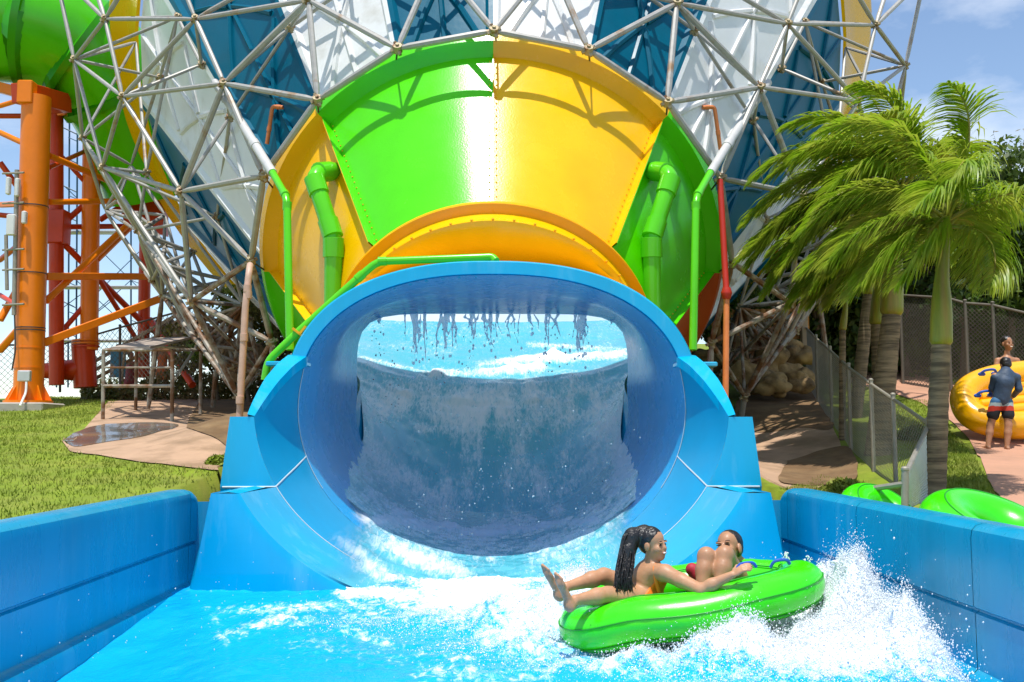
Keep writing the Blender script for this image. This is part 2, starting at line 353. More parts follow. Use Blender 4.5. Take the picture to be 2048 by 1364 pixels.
sheet('mud_slope', gpoly([(1575, 925), (1640, 905), (1700, 900), (1712, 960), (1640, 975), (1560, 968)]), M_MUD, .034)

# grass blades on the lawns
def blades(name, polys, n, hmin, hmax, m):
    V = []; Fc = []
    for poly, cnt in polys:
        a = np.array(poly); k = 0
        while k < cnt:
            x = RNG.uniform(a[:, 0].min(), a[:, 0].max(), cnt); y = RNG.uniform(a[:, 1].min(), a[:, 1].max(), cnt); ok = inpoly(x, y, poly); x = x[ok][:cnt - k]; y = y[ok][:cnt - k]
            if not len(x): break
            dens = fbm(x * .9, y * .9, 0, 3, 21) > RNG.uniform(-.9, .3, len(x)); x = x[dens]; y = y[dens]
            z = gh(x, y); h = RNG.uniform(hmin, hmax, len(x)); t = RNG.uniform(0, 6.28, len(x)); w = .006 + .004 * RNG.random(len(x)); lx = RNG.normal(0, .4, len(x)) * h; ly = RNG.normal(0, .4, len(x)) * h
            b = len(V); Q = np.stack([np.stack([x - w * np.cos(t), y - w * np.sin(t), z], -1), np.stack([x + w * np.cos(t), y + w * np.sin(t), z], -1), np.stack([x + lx, y + ly, z + h], -1)], 1).reshape(-1, 3)
            i0 = sum(len(q) for q in V); V.append(Q); Fc.append(np.arange(len(Q)).reshape(-1, 3) + i0); k += len(x) + 1
    o = np_mesh(name, np.concatenate(V), np.concatenate(Fc), m, smooth=False); return tag(o, kind='stuff')
M_BLADE = mat('grass_blade', (.21, .28, .01), .7, var=.4, vscale=3, col2=(.30, .30, .05), mixr=(.45, .7), mscale=1.5)
lawnL = gpoly([(0, 1060), (0, 810), (150, 790), (270, 772), (330, 768), (190, 838), (128, 880), (140, 905), (300, 930), (440, 945), (420, 990)])
lawnR = gpoly([(1870, 1060), (1880, 850), (1935, 895), (1975, 965), (2008, 1010), (2030, 1060)])
lawnR2 = gpoly([(1780, 800), (1850, 800), (1900, 850), (1870, 950), (1860, 1000)])
gul = gpoly([(1560, 985), (1640, 955), (1720, 965), (1800, 990), (1700, 990)])
blades('grass', [(lawnL, 75000), (lawnR, 9000), (lawnR2, 5000), (gul, 3000)], 0, .02, .065, M_BLADE)

# ------------------------------------------------------------------ pool walls
def pool_wall(sgn, y1, label):
    t = thing('pool_wall', label, 'pool wall', (sgn * 3.3, 8, 0))
    prof = [(3.10, -.6), (3.10, -.02), (3.115, .015), (3.17, .03), (3.19, .05), (3.19, .41), (3.215, .425), (3.215, .435), (3.18, .455), (3.18, .90), (3.19, .955), (3.22, .985), (3.27, 1.0), (3.40, 1.0), (3.44, .98), (3.46, .93), (3.46, .2)]
    edges = [2.2, 4.65, 6.65, 8.75, y1 - .35] if sgn > 0 else [2.2, 5.9, y1 - .3]
    for a, b in zip(edges, edges[1:]):
        secs = [[(sgn * x, y, z) for x, z in prof] for y in (a + .004, b - .004)]
        MB().loft(secs, flip=sgn < 0).build('wall_panel', M_POOL, t, 30, True)
    # rounded, lowered end
    secs = []
    for k in range(9):
        u = k / 8; y = edges[-1] + .004 + .22 * math.sin(u * math.pi / 2); dz = -.10 * (1 - math.cos(u * math.pi / 2)) * 1.2
        ox = -.02 * u
        secs.append([(sgn * (x + ox), y, z + (dz if z > .7 else 0)) for x, z in prof]); yl = y
    secs.append([(sgn * 3.36, secs[-1][0][1] + .01, min(z, .8)) for x, z in prof])
    MB().loft(secs, flip=sgn < 0).build('wall_end', M_POOL, t, 40, True)
    MB().loft([[Vector((sgn * x, yl - .02 + dy, z)) for z in (-.5, .4, .43, .78, .84, .86)] for x, dy in ((3.24, 0), (3.12, .0), (3.04, .02), (2.96, .05), (2.78, .12))]).build('wall_return', M_POOL, t, 40, True)
pool_wall(-1, 10.98, 'glossy blue pool wall beside the lawn, two long ridges along it')
pool_wall(1, 11.15, 'glossy blue pool wall below the palms, with vertical panel joints and splashes')

# ------------------------------------------------------------------ blue slide mouth
def bore(y):
    a = np.interp(y, [10.2, 11.45, 12.6, 14, 17.6], [2.76, 2.72, 2.46, 2.42, 2.40]); zc = np.interp(y, [10.2, 11.45, 12.6, 17.6], [1.72, 1.9, 1.92, 2.0])
    bb = np.interp(y, [10.2, 11.45, 12.6, 15, 17.6], [2.0, 2.1, 2.05, 1.98, 1.88]); bt = np.interp(y, [12.6, 17.6], [1.69, 1.70]); n = np.interp(y, [12.6, 14.5, 17.6], [2.35, 2.9, 7])
    return a, zc, bb, bt, n
def bpt(y, ang, off=0.):
    """ang 0 = straight down, +-pi = straight up"""
    a, zc, bb, bt, n = bore(y); s = math.sin(ang); c = math.cos(ang)
    if c >= 0: return Vector(((a + off) * s, y, zc - (bb + off) * c))
    q = (abs(s) ** n + abs(c) ** n) ** (-1 / n)
    k = min(1, abs(c) * 3); rx = (1 - k) * s + k * s * q; rz = (1 - k) * abs(c) + k * abs(c) * q
    return Vector(((a + off) * rx, y, zc + (bt + off) * rz))
def rim_ang(y, z):
    a, zc, bb, bt, n = bore(y)
    if z < zc: return math.acos((zc - z) / bb)
    lo_, hi_ = math.pi / 2, math.pi
    for _ in range(40):
        m_ = (lo_ + hi_) / 2
        if bpt(y, m_).z < z: lo_ = m_
        else: hi_ = m_
    return lo_
slide = thing('water_slide', 'big blue half pipe slide mouth with arched hood pouring into the pool', 'water slide', (0, 11, 0))
NA = 48
# skirt: flared lowest section with flat front face
b = MB(); secs = []
for y in np.linspace(10.28, 11.42, 8):
    A = rim_ang(y, .985); secs.append([bpt(y, A * (2 * k / NA - 1)) for k in range(NA + 1)])
b.loft(secs)
A = rim_ang(10.28, .985); inner = [bpt(10.28, A * (2 * k / NA - 1)) for k in range(NA + 1)]
outer = []
for p in inner:
    s = p.x / abs(inner[0].x); z = p.z; xo = math.copysign(np.interp(max(z, -.4), [-.4, 0, .985], [3.14, 3.06, 2.86]), p.x) if abs(s) > .01 else p.x
    outer.append(Vector((xo, 10.24, z)))
for side in (0, 1):
    rng = range(0, NA // 2) if side == 0 else range(NA // 2, NA)
    ii = [k for k in list(rng) + [rng[-1] + 1] if inner[k].z > -.35]
    lip = [inner[k] + Vector((0, -.035, 0)) for k in ii]; mid = [(inner[k] * .85 + outer[k] * .15) + Vector((0, -.06, 0)) for k in ii]
    b.loft([[inner[k] for k in ii], lip, mid, [outer[k] * .97 + inner[k] * .03 for k in ii], [outer[k] + Vector((0, .05, 0)) for k in ii], [outer[k] + Vector((0, .8, 0)) for k in ii]])
    sg = -1 if side == 0 else 1
    e = inner[0] if side == 0 else inner[-1]; q = outer[0] if side == 0 else outer[-1]
    # shoulder
    b.loft([[Vector((e.x, y, e.z)), Vector((e.x + sg * .12, y, e.z + .012)), Vector((q.x - sg * .05, y, q.z)), Vector((q.x + sg * .02, y, q.z - .06))] for y in (10.25, 10.6, 11.42)])
skirt = b.build('skirt', M_LBLUE, slide, 50, True)
# middle section: block with stepped cheeks and rising rim
def rimz(y): return float(np.interp(y, [11.44, 11.7, 12.0, 12.3, 12.6], [1.78, 1.98, 2.22, 2.42, 2.56]))
b = MB(); secs = []
for y in np.linspace(11.432, 12.62, 14):
    A = rim_ang(y, rimz(y)); secs.append([bpt(y, A * (2 * k / NA - 1)) for k in range(NA + 1)])
b.loft(secs); mid = b.build('trough', M_BLUE, slide, 50, True)
for sg in (-1, 1):
    b = MB()
    front = []; zz = np.linspace(.99, 1.78, 8)
    for z in zz: front.append(bpt(11.43, sg * rim_ang(11.43, z)))
    out = [Vector((sg * np.interp(z, [.99, 1.78], [3.08, 2.99]), 11.43, z)) for z in zz]
    b.loft([[p + Vector((0, .3, 0)) for p in out], out, [o_ * .5 + f_ * .5 + Vector((0, -.012, 0)) for o_, f_ in zip(out, front)], front])
    b.add([out[-1], front[-1], front[-1] + Vector((sg * .02, .5, .0)), out[-1] + Vector((0, .5, 0))], [(0, 1, 2, 3)], 0, False)
    b.add([out[0], front[0], front[0] + Vector((0, .02, -.08)), out[0] + Vector((0, .02, -.08))], [(0, 1, 2, 3)], 0, False)
    b.build('cheek', M_LBLUE, slide, 30, True)
    b = MB(); I_ = []; O_ = []; K_ = []
    for y in np.linspace(11.45, 12.66, 16):
        z = rimz(y); p = bpt(y, sg * rim_ang(y, z)); w = np.interp(y, [11.45, 12.0, 12.66], [.07, .16, .22]); I_.append(p); O_.append(p + Vector((sg * w, -.05, .02))); K_.append(p + Vector((sg * w, .25, -.3)))
    b.loft([[p - Vector((0, 0, .12)) + Vector((sg * -.0, 0, 0)) for p in I_], I_, O_, K_])
    e = I_[-1]; b.add([e, O_[-1], O_[-1] + Vector((0, .3, .03)), e + Vector((0, .3, .03))], [(0, 1, 2, 3)])
    b.build('rim_flange', M_LBLUE, slide, 50, True)
# arch hood
b = MB(); y0 = 12.66; za = 2.50; A0_ = rim_ang(y0, za); n = 60
def arch(y, off): return [bpt(y, A0_ + (2 * math.pi - 2 * A0_) * k / n, off) for k in range(n + 1)]
b.loft([arch(12.95, 0), arch(12.68, -.0), arch(12.645, .02), arch(12.64, .17), arch(12.67, .19), arch(13.0, .19), arch(13.05, .12)])
b.build('arch_hood', M_LBLUE, slide, 45, True)
for sg in (-1, 1):
    p = bpt(12.64, sg * A0_, 0.0)
    MB().box(p + Vector((sg * .24, .14, -.03)), (.52, .3, .06), bev=.012).build('arch_foot', M_LBLUE, slide)
# tunnel
b = MB(); n = 72
secs = [[bpt(y, 2 * math.pi * k / n) for k in range(n + 1)] for y in np.linspace(12.63, 17.6, 20)]
# open the floor-free part only in front: the tunnel is a full tube
b.loft(secs); tun = b.build('tunnel', mat('tunnel_blue', (.0, .33, .68), .26, spec=.12, var=.1, vscale=1.3, bump=.03, bscale=2.5), slide, 60, True)
b = MB(); secs = [[bpt(y, 2 * math.pi * k / n, o_) for k in range(n + 1)] for y, o_ in ((17.58, .0), (17.6, .12), (17.7, .12))]
b.loft(secs); b.build('tunnel_rim', M_BLUE, slide, 40, True)
b = MB(); secs = [[bpt(y, math.pi * .5 + math.pi * k / 40, .16) for k in range(41)] for y in np.linspace(12.9, 15.5, 8)]
b.loft(secs); b.build('tunnel_shell', M_BLUE, slide, 60, True)
# pale sealant seams
M_SEAM = mat('pale_sealant', (.50, .58, .60), .6)
for yy, off in ((11.425, -.004), (12.64, -.006)):
    for sg in (-1, 1):
        hi = rim_ang(yy, 1.0 if yy < 12 else 2.4); lo_ = rim_ang(yy, .12) if yy < 12 else rim_ang(yy, .9)
        pts = [bpt(yy, sg * (lo_ + (hi - lo_) * k / 24), off) for k in range(25)]
        MB().tube(pts, .008 if yy < 12 else .005, 6).build('seam', M_SEAM, slide)
for sg in (-1, 1):
    p0 = bpt(11.425, sg * rim_ang(11.425, .62)); pts = [bpt(y, sg * rim_ang(y, z), -.004) for y, z in ((10.5, .975), (10.9, .985), (11.42, .99))]
    MB().tube([Vector((sg * 3.05, 11.41, .985)), Vector((sg * 2.75, 11.415, .985)), bpt(11.42, sg * rim_ang(11.42, .985), -.003)], .012, 6).build('seam', M_SEAM, slide)
    MB().tube([bpt(y, sg * rim_ang(y, z), -.003) for y, z in ((11.43, .99), (11.8, 1.08), (12.2, 1.18), (12.64, 1.3))], .009, 6).build('seam', M_SEAM, slide)

# ------------------------------------------------------------------ funnel
TIL = R(35); cT, sT = math.cos(TIL), math.sin(TIL)
RINGS = {0: (15.0, 2.8, 2.3), 1: (17.5, 4.45, 3.8), 2: (25.0, 10.4, 9.2)}
def cone(s, th, off=0.):
    """s 0..1 near cone, 1..2 far cone; th 0 = top, + = right; off outward"""
    i = 0 if s <= 1 else 1; t = s - i; a = RINGS[i]; c = RINGS[i + 1]
    D = a[0] + (c[0] - a[0]) * t; z = a[1] + (c[1] - a[1]) * t; r = a[2] + (c[2] - a[2]) * t + off
    v = r * math.cos(th); return Vector((r * math.sin(th), D - v * sT, z + v * cT))
def outside(p, off=.17):
    a, zc, bb, bt, n = bore(p.y)
    if 12.6 < p.y < 17.6 and abs(p.x) < a + off and zc - bb < p.z < zc + bt + off:
        c = Vector((0, p.y, zc)); q = bpt(p.y, math.pi - math.atan2(p.x, p.z - zc), off) if p.z > zc else Vector((math.copysign(a + off, p.x), p.y, p.z))
        if (q - c).length > (p - c).length: return q
    return p
fun = thing('funnel_slide', 'huge funnel water slide of white and teal petals with a green and yellow collar', 'water slide', (0, 17.5, 1.5))
# collar panels between front ring and flange
cols = {0: M_YEL, 1: M_GREEN, 2: M_REDOR, -1: M_GREEN, -2: M_YEL, -3: M_GREEN}
for k in (-3, -2, -1, 0, 1, 2):
    a0 = k * math.pi / 4; nseg = 14; am = a0 + (math.pi / 4 if k >= 0 else 0); lim = 1.0 if k not in (-3, 2) else .72
    a_, b_ = (a0, a0 + math.pi / 4)
    if k == 2: b_ = a_ + math.pi / 4 * .62
    if k == -3: a_ = b_ - math.pi / 4 * .62
    e = 0
    secs = [[outside(cone(s, a_ + e + (b_ - a_ - 2 * e) * i / nseg), .2) for i in range(nseg + 1)] for s in np.linspace(.02, 1, 12)]
    m = MB().loft(secs); p = m.build('collar_panel', cols[k], fun, 60, True)
    # rim lip standing proud
    lip = [[cone(s, a_ + e + (b_ - a_ - 2 * e) * i / nseg, o_) for i in range(nseg + 1)] for s, o_ in ((.985, 0.0), (.985, .26), (1.012, .26), (1.012, 0.))]
    MB().loft(lip).build('rim_lip', cols[k], fun, 30, True)
for k in (-2, -1, 0, 1, 2):
    th = k * math.pi / 4
    if abs(k) == 3: th *= .92
    h = .05 if k == 0 else .17
    for sd, c in ((-1, cols.get(k - 1, M_GREEN)), (1, cols.get(k, M_REDOR))):
        w = .012
        b = MB(); d = sd * w
        b.loft([[cone(s, th + (d / (2.3 + 1.5 * s)), 0), cone(s, th + (d / (2.3 + 1.5 * s)), h), cone(s, th, h), ] for s in np.linspace(.03, .99, 8)])
        b.build('seam_rib', c, fun, 20, True)
    b = MB()
    for s in np.linspace(.08, .95, 22):
        for sd in (-1, 1): b.ball(cone(s, th + sd * .05 / (2.3 + 1.5 * s), .004), .013, 6, 4)
    if abs(k) < 3: tag(b.build('rib_bolt', M_YEL2 if k % 2 else M_YEL, fun), kind='stuff')
# front ring and the amber collar that runs down to the hood
def fr(th, r, dy, dz): v = r * math.cos(th); return outside(Vector((r * math.sin(th), 15.0 - v * sT + dy, 2.8 + v * cT + dz)))
n = 64; TH = [R(-118) + R(236) * k / n for k in range(n + 1)]
MB().loft([[fr(t, 2.34, .04, .02) for t in TH], [fr(t, 2.44, -.02, .0) for t in TH], [fr(t, 2.44, -.10, -.05) for t in TH], [fr(t, 2.30, -.12, -.07) for t in TH]]).build('front_ring', M_YEL2, fun, 30, True)
MB().loft([[fr(t, 2.31, -.11, -.065) for t in TH], [fr(t, 2.26, -.30, -.16) for t in TH], [fr(t, 2.30, -.32, -.18) for t in TH], [fr(t, 2.30, -.38, -.22) for t in TH], [fr(t, 2.2, -.40, -.24) for t in TH], [bpt(13.75, math.pi - t * .9, .30) for t in TH], [bpt(13.0, math.pi - t * .9, .20) for t in TH]]).build('collar_sleeve', M_YEL, fun, 30, True)
b = MB()
for k in range(-13, 14):
    p = fr(R(k * 7.2), 2.305, -.395, -.225); b.ball(p + Vector((0, -.01, .012)), .02, 6, 4)
tag(b.build('ring_bolt', M_YEL2, fun), kind='stuff')
MB().tube([fr(0, 2.33, -.12, -.05), bpt(13.75, math.pi, .31)], .012, 6).build('sleeve_seam', M_YEL2, fun)
# petals
rim_s = 1.90
for k in range(16):
    th0 = 2 * math.pi * k / 16; th1 = th0 + 2 * math.pi / 16; thm = (th0 + th1) / 2; tw = (thm + math.pi) % (2 * math.pi) - math.pi
    if abs(tw) > R(140): continue
    mm = M_WHITE if k % 2 == 0 else M_TEAL
    e = 0; b = MB(); secs = []
    for s in np.linspace(1.0, rim_s, 10):
        w = th1 - th0 - 2 * e; row = []
        for u, dep in ((0, .10), (.045, .10), (.075, 0), (.5, -.03), (.925, 0), (.955, .10), (1, .10)):
            row.append(cone(s, th0 + e + w * u, dep))
        secs.append(row)
    b.loft(secs, sm=False); b.build('petal', mm, fun, 15, True)
    # embossed zig-zag stiffeners
    b = MB(); w = th1 - th0
    zz = [1.03, 1.16, 1.30, 1.44, 1.58, 1.72, 1.86]
    for i in range(len(zz) - 1):
        for (u0, u1) in ((.12, .5), (.88, .5)) if i % 2 == 0 else ((.5, .12), (.5, .88)):
            A = [cone(zz[i] + (zz[i + 1] - zz[i]) * t, th0 + w * (u0 + (u1 - u0) * t), -.012) for t in (0.06, .5, .94)]
            b.tube(A, .055, 6)
    b.tube([cone(s, thm, -.02) for s in np.linspace(1.02, rim_s - .02, 6)], .05, 6)
    b.build('stiffener', mm, fun)
    rm = M_YEL if k % 2 == 0 or abs(tw) > R(60) else M_GREEN
    secs = [[cone(s, th0 + (th1 - th0) * u, o_) for u in np.linspace(0, 1, 5)] for s, o_ in ((rim_s, .02), (rim_s, .1), (2.0, .1), (2.03, .35), (2.05, .35))]
    MB().loft(secs).build('rim_band', rm, fun, 30, True)

# inner bowl seen through the tunnel
FL = ([9.0, 10.3, 11.5, 13, 15, 16.5, 17.6, 18.5, 20, 21.5, 23, 25, 27, 30, 30.6], [-.30, -.24, -.18, -.12, -.06, 0.05, .16, .50, 1.15, 1.95, 2.72, 3.35, 3.95, 4.95, 5.0])
def floorz(y): return np.interp(y, *FL)
yy = np.linspace(17.55, 30.6, 70); uu = np.linspace(-1, 1, 61); Y2, U2 = np.meshgrid(yy, uu, indexing='ij')
HW = np.interp(Y2, [17.5, 20, 24, 30.6], [2.5, 3.3, 5.0, 6.2]); X2 = HW * U2
Z2 = floorz(Y2) - .05 + np.interp(Y2, [17.5, 20, 24, 30.6], [2.1, 1.5, 1.1, .1]) * np.abs(U2) ** 2.4
WT = sstep(Y2, 17.6, 21.5); X2 = X2 * WT + (1 - WT) * 2.42 * np.sin(U2 * 1.7); Z2 = Z2 * WT + (1 - WT) * (np.maximum(2.0 - 1.9 * np.cos(U2 * 1.7), 0) + floorz(Y2) - .2)
V = np.stack([X2, Y2, Z2], -1).reshape(-1, 3)
o = np_mesh('bowl', V, grid_faces(61, 70), plastic('bowl_cyan', (.01, .40, .68), .08, .03, 2), fun)

# ------------------------------------------------------------------ space frame round the funnel
def cone_hit(px, py):
    d = ray(px, py); best = None
    for D in np.arange(13, 34, .1):
        z = CAMH + d.z * D; x = d.x * D
        # solve for s along axis: signed distance to the far cone surface
        for i in (1,):
            a = RINGS[1]; c = RINGS[2]; ax = Vector((0, c[0] - a[0], c[1] - a[1])); L_ = ax.length; ax /= L_
            q = Vector((x, D - a[0], z - a[1])); t = q.dot(ax) / L_
            r = (q - ax * t * L_).length
            if r < a[2] + (c[2] - a[2]) * t and -.4 < t < 1.3: return D
    return None
NOD = {}
def nd(name, px, py, D, inner=False):
    h = cone_hit(px, py)
    if h is not None: D = min(D, h - .55) if not inner else h - .3
    p = P(px, py, D); NOD[name] = p; NOD[name + 'm'] = Vector((-p.x, p.y, p.z)) if abs(p.x) > .25 else p
def cdeg(x): return math.cos(R(x))
for i, (x, y) in enumerate([(988, 62), (795, 97), (635, 200), (527, 352), (502, 522), (544, 684)]): nd('a%d' % i, x, y, 17 - 2.35 * cdeg(22.5 * i))
for i, (x, y) in enumerate([(872, -80), (617, 0), (448, 167), (362, 383), (383, 603), (476, 792)]): nd('b%d' % i, x, y, 18.4 - 3.0 * cdeg(11.25 + 22.5 * i))
for i, (x, y) in enumerate([(988, -160), (690, -130), (391, 38), (245, 193), (205, 335), (276, 462), (325, 590), (432, 737)]): nd('c%d' % i, x, y, 20.2 - 4.0 * cdeg(22.5 * i))
for i, (x, y) in enumerate([(540, -190), (320, -140), (210, 38), (148, 119), (165, 276), (210, 420), (288, 543)]): nd('d%d' % i, x, y, 21.5 - 4.4 * cdeg(11.25 + 22.5 * i))
for i, (x, y) in enumerate([(150, -150), (110, -60)]): nd('e%d' % i, x, y, 21)
for i, (x, y) in enumerate([(700, -30), (580, 55), (403, 129), (460, 234), (434, 433), (320, 155), (355, 34), (272, 84), (293, 345), (487, 611), (321, 528), (398, 690), (520, 745)]): nd('i%d' % i, x, y, 20.5 + .002 * y, True)
for i, (x, y) in enumerate([(235, 400), (300, 500), (262, 330), (330, 430), (360, 540), (400, 640), (300, 450), (370, 660), (455, 680), (500, 700), (330, 490), (385, 505), (350, 600), (412, 575), (440, 640), (425, 705), (468, 735), (305, 560), (452, 560), (500, 640)]): nd('g%d' % i, x, y, 23.5 - .003 * (y - 300), False)
E_ = []
def ed(a, b, r=.045): E_.append((a, b, r))
for i in range(5): ed('a%d' % i, 'a%d' % (i + 1), .056)
for i in range(6):
    ed('a%d' % i, 'b%d' % i, .052)
    if i: ed('a%d' % i, 'b%d' % (i - 1), .052)
    if i < 5: ed('b%d' % i, 'b%d' % (i + 1), .056)
for i in range(6):
    ed('b%d' % i, 'c%d' % i, .045); ed('b%d' % i, 'c%d' % (i + 1), .045)
ed('b5', 'c7', .045)
for i in range(7): ed('c%d' % i, 'c%d' % (i + 1), .045)
for i in range(7):
    ed('c%d' % i, 'd%d' % i, .04); ed('c%d' % (i + 1), 'd%d' % i, .04)
    if i < 6: ed('d%d' % i, 'd%d' % (i + 1), .045)
ed('d6', 'c7', .05); ed('e0', 'e1'); ed('e0', 'd2'); ed('e1', 'd2'); ed('e1', 'd3'); ed('e0', 'd1'); ed('d3', 'd2')
for i in range(13):
    p = NOD['i%d' % i]; near = sorted((k for k in NOD if k[0] in 'abcd' and not k.endswith('m')), key=lambda k: (NOD[k] - p).length)[:(2 if p.z > 6 else 4)]
    for k in near: ed('i%d' % i, k, .036)
    for k in sorted((k for k in NOD if k[0] == 'i' and not k.endswith('m') and k > 'i%d' % i), key=lambda k: (NOD[k] - p).length)[:1]: ed('i%d' % i, k, .036)
for i in range(20):
    p = NOD['g%d' % i]
    for k in sorted((k for k in NOD if k[0] in 'cdi' and not k.endswith('m')), key=lambda k: (NOD[k] - p).length)[:3]: ed('g%d' % i, k, .04)
    for k in sorted((k for k in NOD if k[0] == 'g' and not k.endswith('m') and k > 'g%d' % i), key=lambda k: (NOD[k] - p).length)[:2]: ed('g%d' % i, k, .04)
full = {}
for a, b, r in E_:
    for s in ('', 'm'):
        A = a + s; B = b + s
        if NOD[A] == NOD[a] and s: A = a
        if NOD[B] == NOD[b] and s: B = b
        full.setdefault(tuple(sorted((A, B))), r)
# feet on the ground
FEET = []
for nm, dx in (('a5', .1), ('b5', .05), ('c7', -.1), ('c6', -.3)):
    for s in ('', 'm'):
        p = NOD[nm + s]; q = Vector((p.x + (dx if s == '' else -dx), p.y + .15, 0)); q.z = float(gh(q.x, q.y)) - .05
        if q.z < p.z: FEET.append((nm + s, q))
frame = thing('space_frame', 'grey lattice of steel tubes bolted together round the funnel', 'space frame', (0, 18, 1.5))
def vis_len(a, b):
    x, y = proj(np.array([a, b])); x = np.clip(x, 0, 2048); y = np.clip(y, 0, 1364); return math.hypot(x[0] - x[1], y[0] - y[1])
lst = []
for (A, B), r in full.items():
    a, b = NOD[A], NOD[B]; l = vis_len(a, b)
    if l < 4: continue
    lst.append((l * r, a, b, r))
for A, q in FEET: lst.append((vis_len(NOD[A], q) * .06, NOD[A], q, .06))
lst.sort(key=lambda t: -t[0])
def strut(b, a, c, r):
    d = (c - a).normalized(); L_ = (c - a).length
    b.tube([a + d * .03, a + d * min(.32, L_ * .12), c - d * min(.32, L_ * .12), c - d * .03], [r * .55, r, r, r * .55], 8)
rest = {0: MB(), 1: MB()}
for i, (w, a, c, r) in enumerate(lst):
    low = (a.z + c.z) / 2 < 4.4 and a.y > 16
    if i < 99:
        b = MB(); strut(b, a, c, r); b.build('strut', M_RUST if low else M_STEEL, frame)
    else: strut(rest[int(low)], a, c, r)
mm = MB(); mm.v = list(rest[0].v); mm.f = list(rest[0].f); mm.mi = list(rest[0].mi); mm.smooth = list(rest[0].smooth); mm.add(rest[1].v, rest[1].f, 1)
tag(mm.build('strut', [M_STEEL, M_RUST], frame), kind='stuff')
jl = sorted(((k, p) for k, p in NOD.items() if -40 < proj(p)[0] < 2090 and -40 < proj(p)[1] < 900), key=lambda t: t[1].y)
done = []; jrest = MB()
for k, p in jl:
    if any((p - q).length < .05 for q in done): continue
    done.append(p); b = MB() if len(done) <= 95 else jrest
    r = .075 if k[0] in 'ab' else .06
    b.tube([p + Vector((0, -.05, .035)), p + Vector((0, .05, -.035))], r, 8); b.tube([p + Vector((0, -.075, .05)), p + Vector((0, .075, -.05))], .03, 6)
    for q in range(4):
        a = q * math.pi / 2 + .4; b.box(p + Vector((math.cos(a) * r * 1.15, 0, math.sin(a) * r * 1.15)), (.05, .07, .05), rot=Matrix.Rotation(-a, 3, 'Y'))
    if b is not jrest: b.build('joint', M_JOINT, frame)
# tie rods from the front ring to the collar rim
for i in range(5):
    for s in ('', 'm'):
        if i == 0 and s: continue
        p = NOD['a%d' % i + s]; th = math.atan2(p.x, 1) if i == 0 else R(22.5 * i) * (1 if s else -1)
        MB().tube([p, cone(1.0, th, .22)], .016, 6).build('tie_rod', M_DARKM, frame)

# ------------------------------------------------------------------ pipes
def pipe(name, pts, r, m, label, cat, rb=.12, collars=(), group=None, n=14):
    t = thing(name, label, cat, pts[-1], group)
    pp = bend(pts, rb, 6); MB().tube(pp, r, n).build('pipe_run', m, t)
    for c, d in collars:
        c = Vector(c); d = Vector(d).normalized(); MB().tube([c - d * r * 1.1, c - d * r * 1.05, c + d * r * 1.05, c + d * r * 1.1], [r * 1.02, r * 1.17, r * 1.17, r * 1.02], n).build('coupling', m, t)
    return t
M_PIPE = plastic('green_pipe', (.10, .58, .01), .22, .03, 20)
def bigpipe(sx, label):
    f = lambda px, py, D: P(px if sx < 0 else 1970 - px, py, D)
    a = f(690, 340, 15.6); b_ = f(625, 346, 14.95); c = f(667, 476, 14.7); d = f(666, 640, 14.8)
    pipe('drain_pipe', [a, b_, c, d], .135, M_PIPE, label, 'pipe', .26, [(c + (d - c) * .12, d - c), (c + (b_ - c) * .14, c - b_), (b_ + (c - b_) * .2, c - b_), (b_ + (a - b_) * .35, a - b_)])
bigpipe(-1, 'fat lime green pipe elbowing out of the yellow collar panel'); bigpipe(1, 'fat lime green pipe elbowing out of the green collar panel')
def thinpipe(sx, label, l2):
    f = lambda px, py, D: P(px if sx < 0 else 1966 - px, py, D)
    pts = [f(545, 345, 15.4), f(574, 396, 14.6), f(577, 560, 14.3), f(580, 700, 14.2)]
    pipe('spray_pipe', pts, .058, M_PIPE, label, 'pipe', .2, [(pts[1] + (pts[2] - pts[1]) * .1, (0, 0, 1)), (pts[0] + (pts[1] - pts[0]) * .85, pts[1] - pts[0])])
    g = [f(430, 165, 17.4), f(470, 225, 16.8), f(545, 346, 15.4)]
    for k in range(3):
        h = cone_hit(*[(430, 165), (470, 225), (545, 346)][k])
    pipe('feed_pipe', g, .075, M_GPVC, l2, 'pipe', .1, [(g[1], g[2] - g[0]), (g[1] + (g[2] - g[1]) * .55, g[2] - g[0]), (g[1] * .5 + g[0] * .5, g[2] - g[0])])
thinpipe(-1, 'thin lime green upright pipe in front of the yellow collar panel', 'grey plastic pipe leading down to the thin green pipe beside the yellow panel')
thinpipe(1, 'thin lime green upright pipe in front of the green collar panel', 'grey plastic pipe leading down to the thin green pipe near the palms')
pts = [P(992, 522, 12.85), P(985, 514, 12.9), P(756, 523, 12.95), P(728, 546, 12.95), P(592, 668, 12.9), P(536, 722, 12.9), P(530, 760, 12.9)]
t = pipe('overflow_pipe', pts, .053, M_PIPE, 'bent lime green pipe running over the arched hood and down its flank', 'pipe', .14, [(pts[3] + (pts[4] - pts[3]) * .06, pts[4] - pts[3]), (pts[2] + (pts[1] - pts[2]) * .04, pts[1] - pts[2])])
MB().box(P(600, 668, 12.85), (.24, .05, .03), rot=Matrix.Rotation(R(38), 3, 'Y')).box(P(606, 660, 12.84), (.03, .05, .12), rot=Matrix.Rotation(R(38), 3, 'Y')).build('bracket', M_YEL2, t)
def copper(pp, label):
    h = []
    for px, py in pp:
        d = cone_hit(px, py); h.append((d or 16.5) - .18)
    pts = [P(pp[0][0], pp[0][1], h[0] + .25), P(*pp[1], h[1]), P(*pp[2], h[2])]
    pipe('elbow_pipe', pts, .036, M_COP, label, 'pipe', .06, [(pts[1] + (pts[0] - pts[1]) * .6, pts[0] - pts[1]), (pts[2] + (pts[1] - pts[2]) * .4, pts[1] - pts[2])])
copper([(566, 215), (545, 213), (534, 288)], 'orange plastic elbow pipe on the teal petal left of the collar')
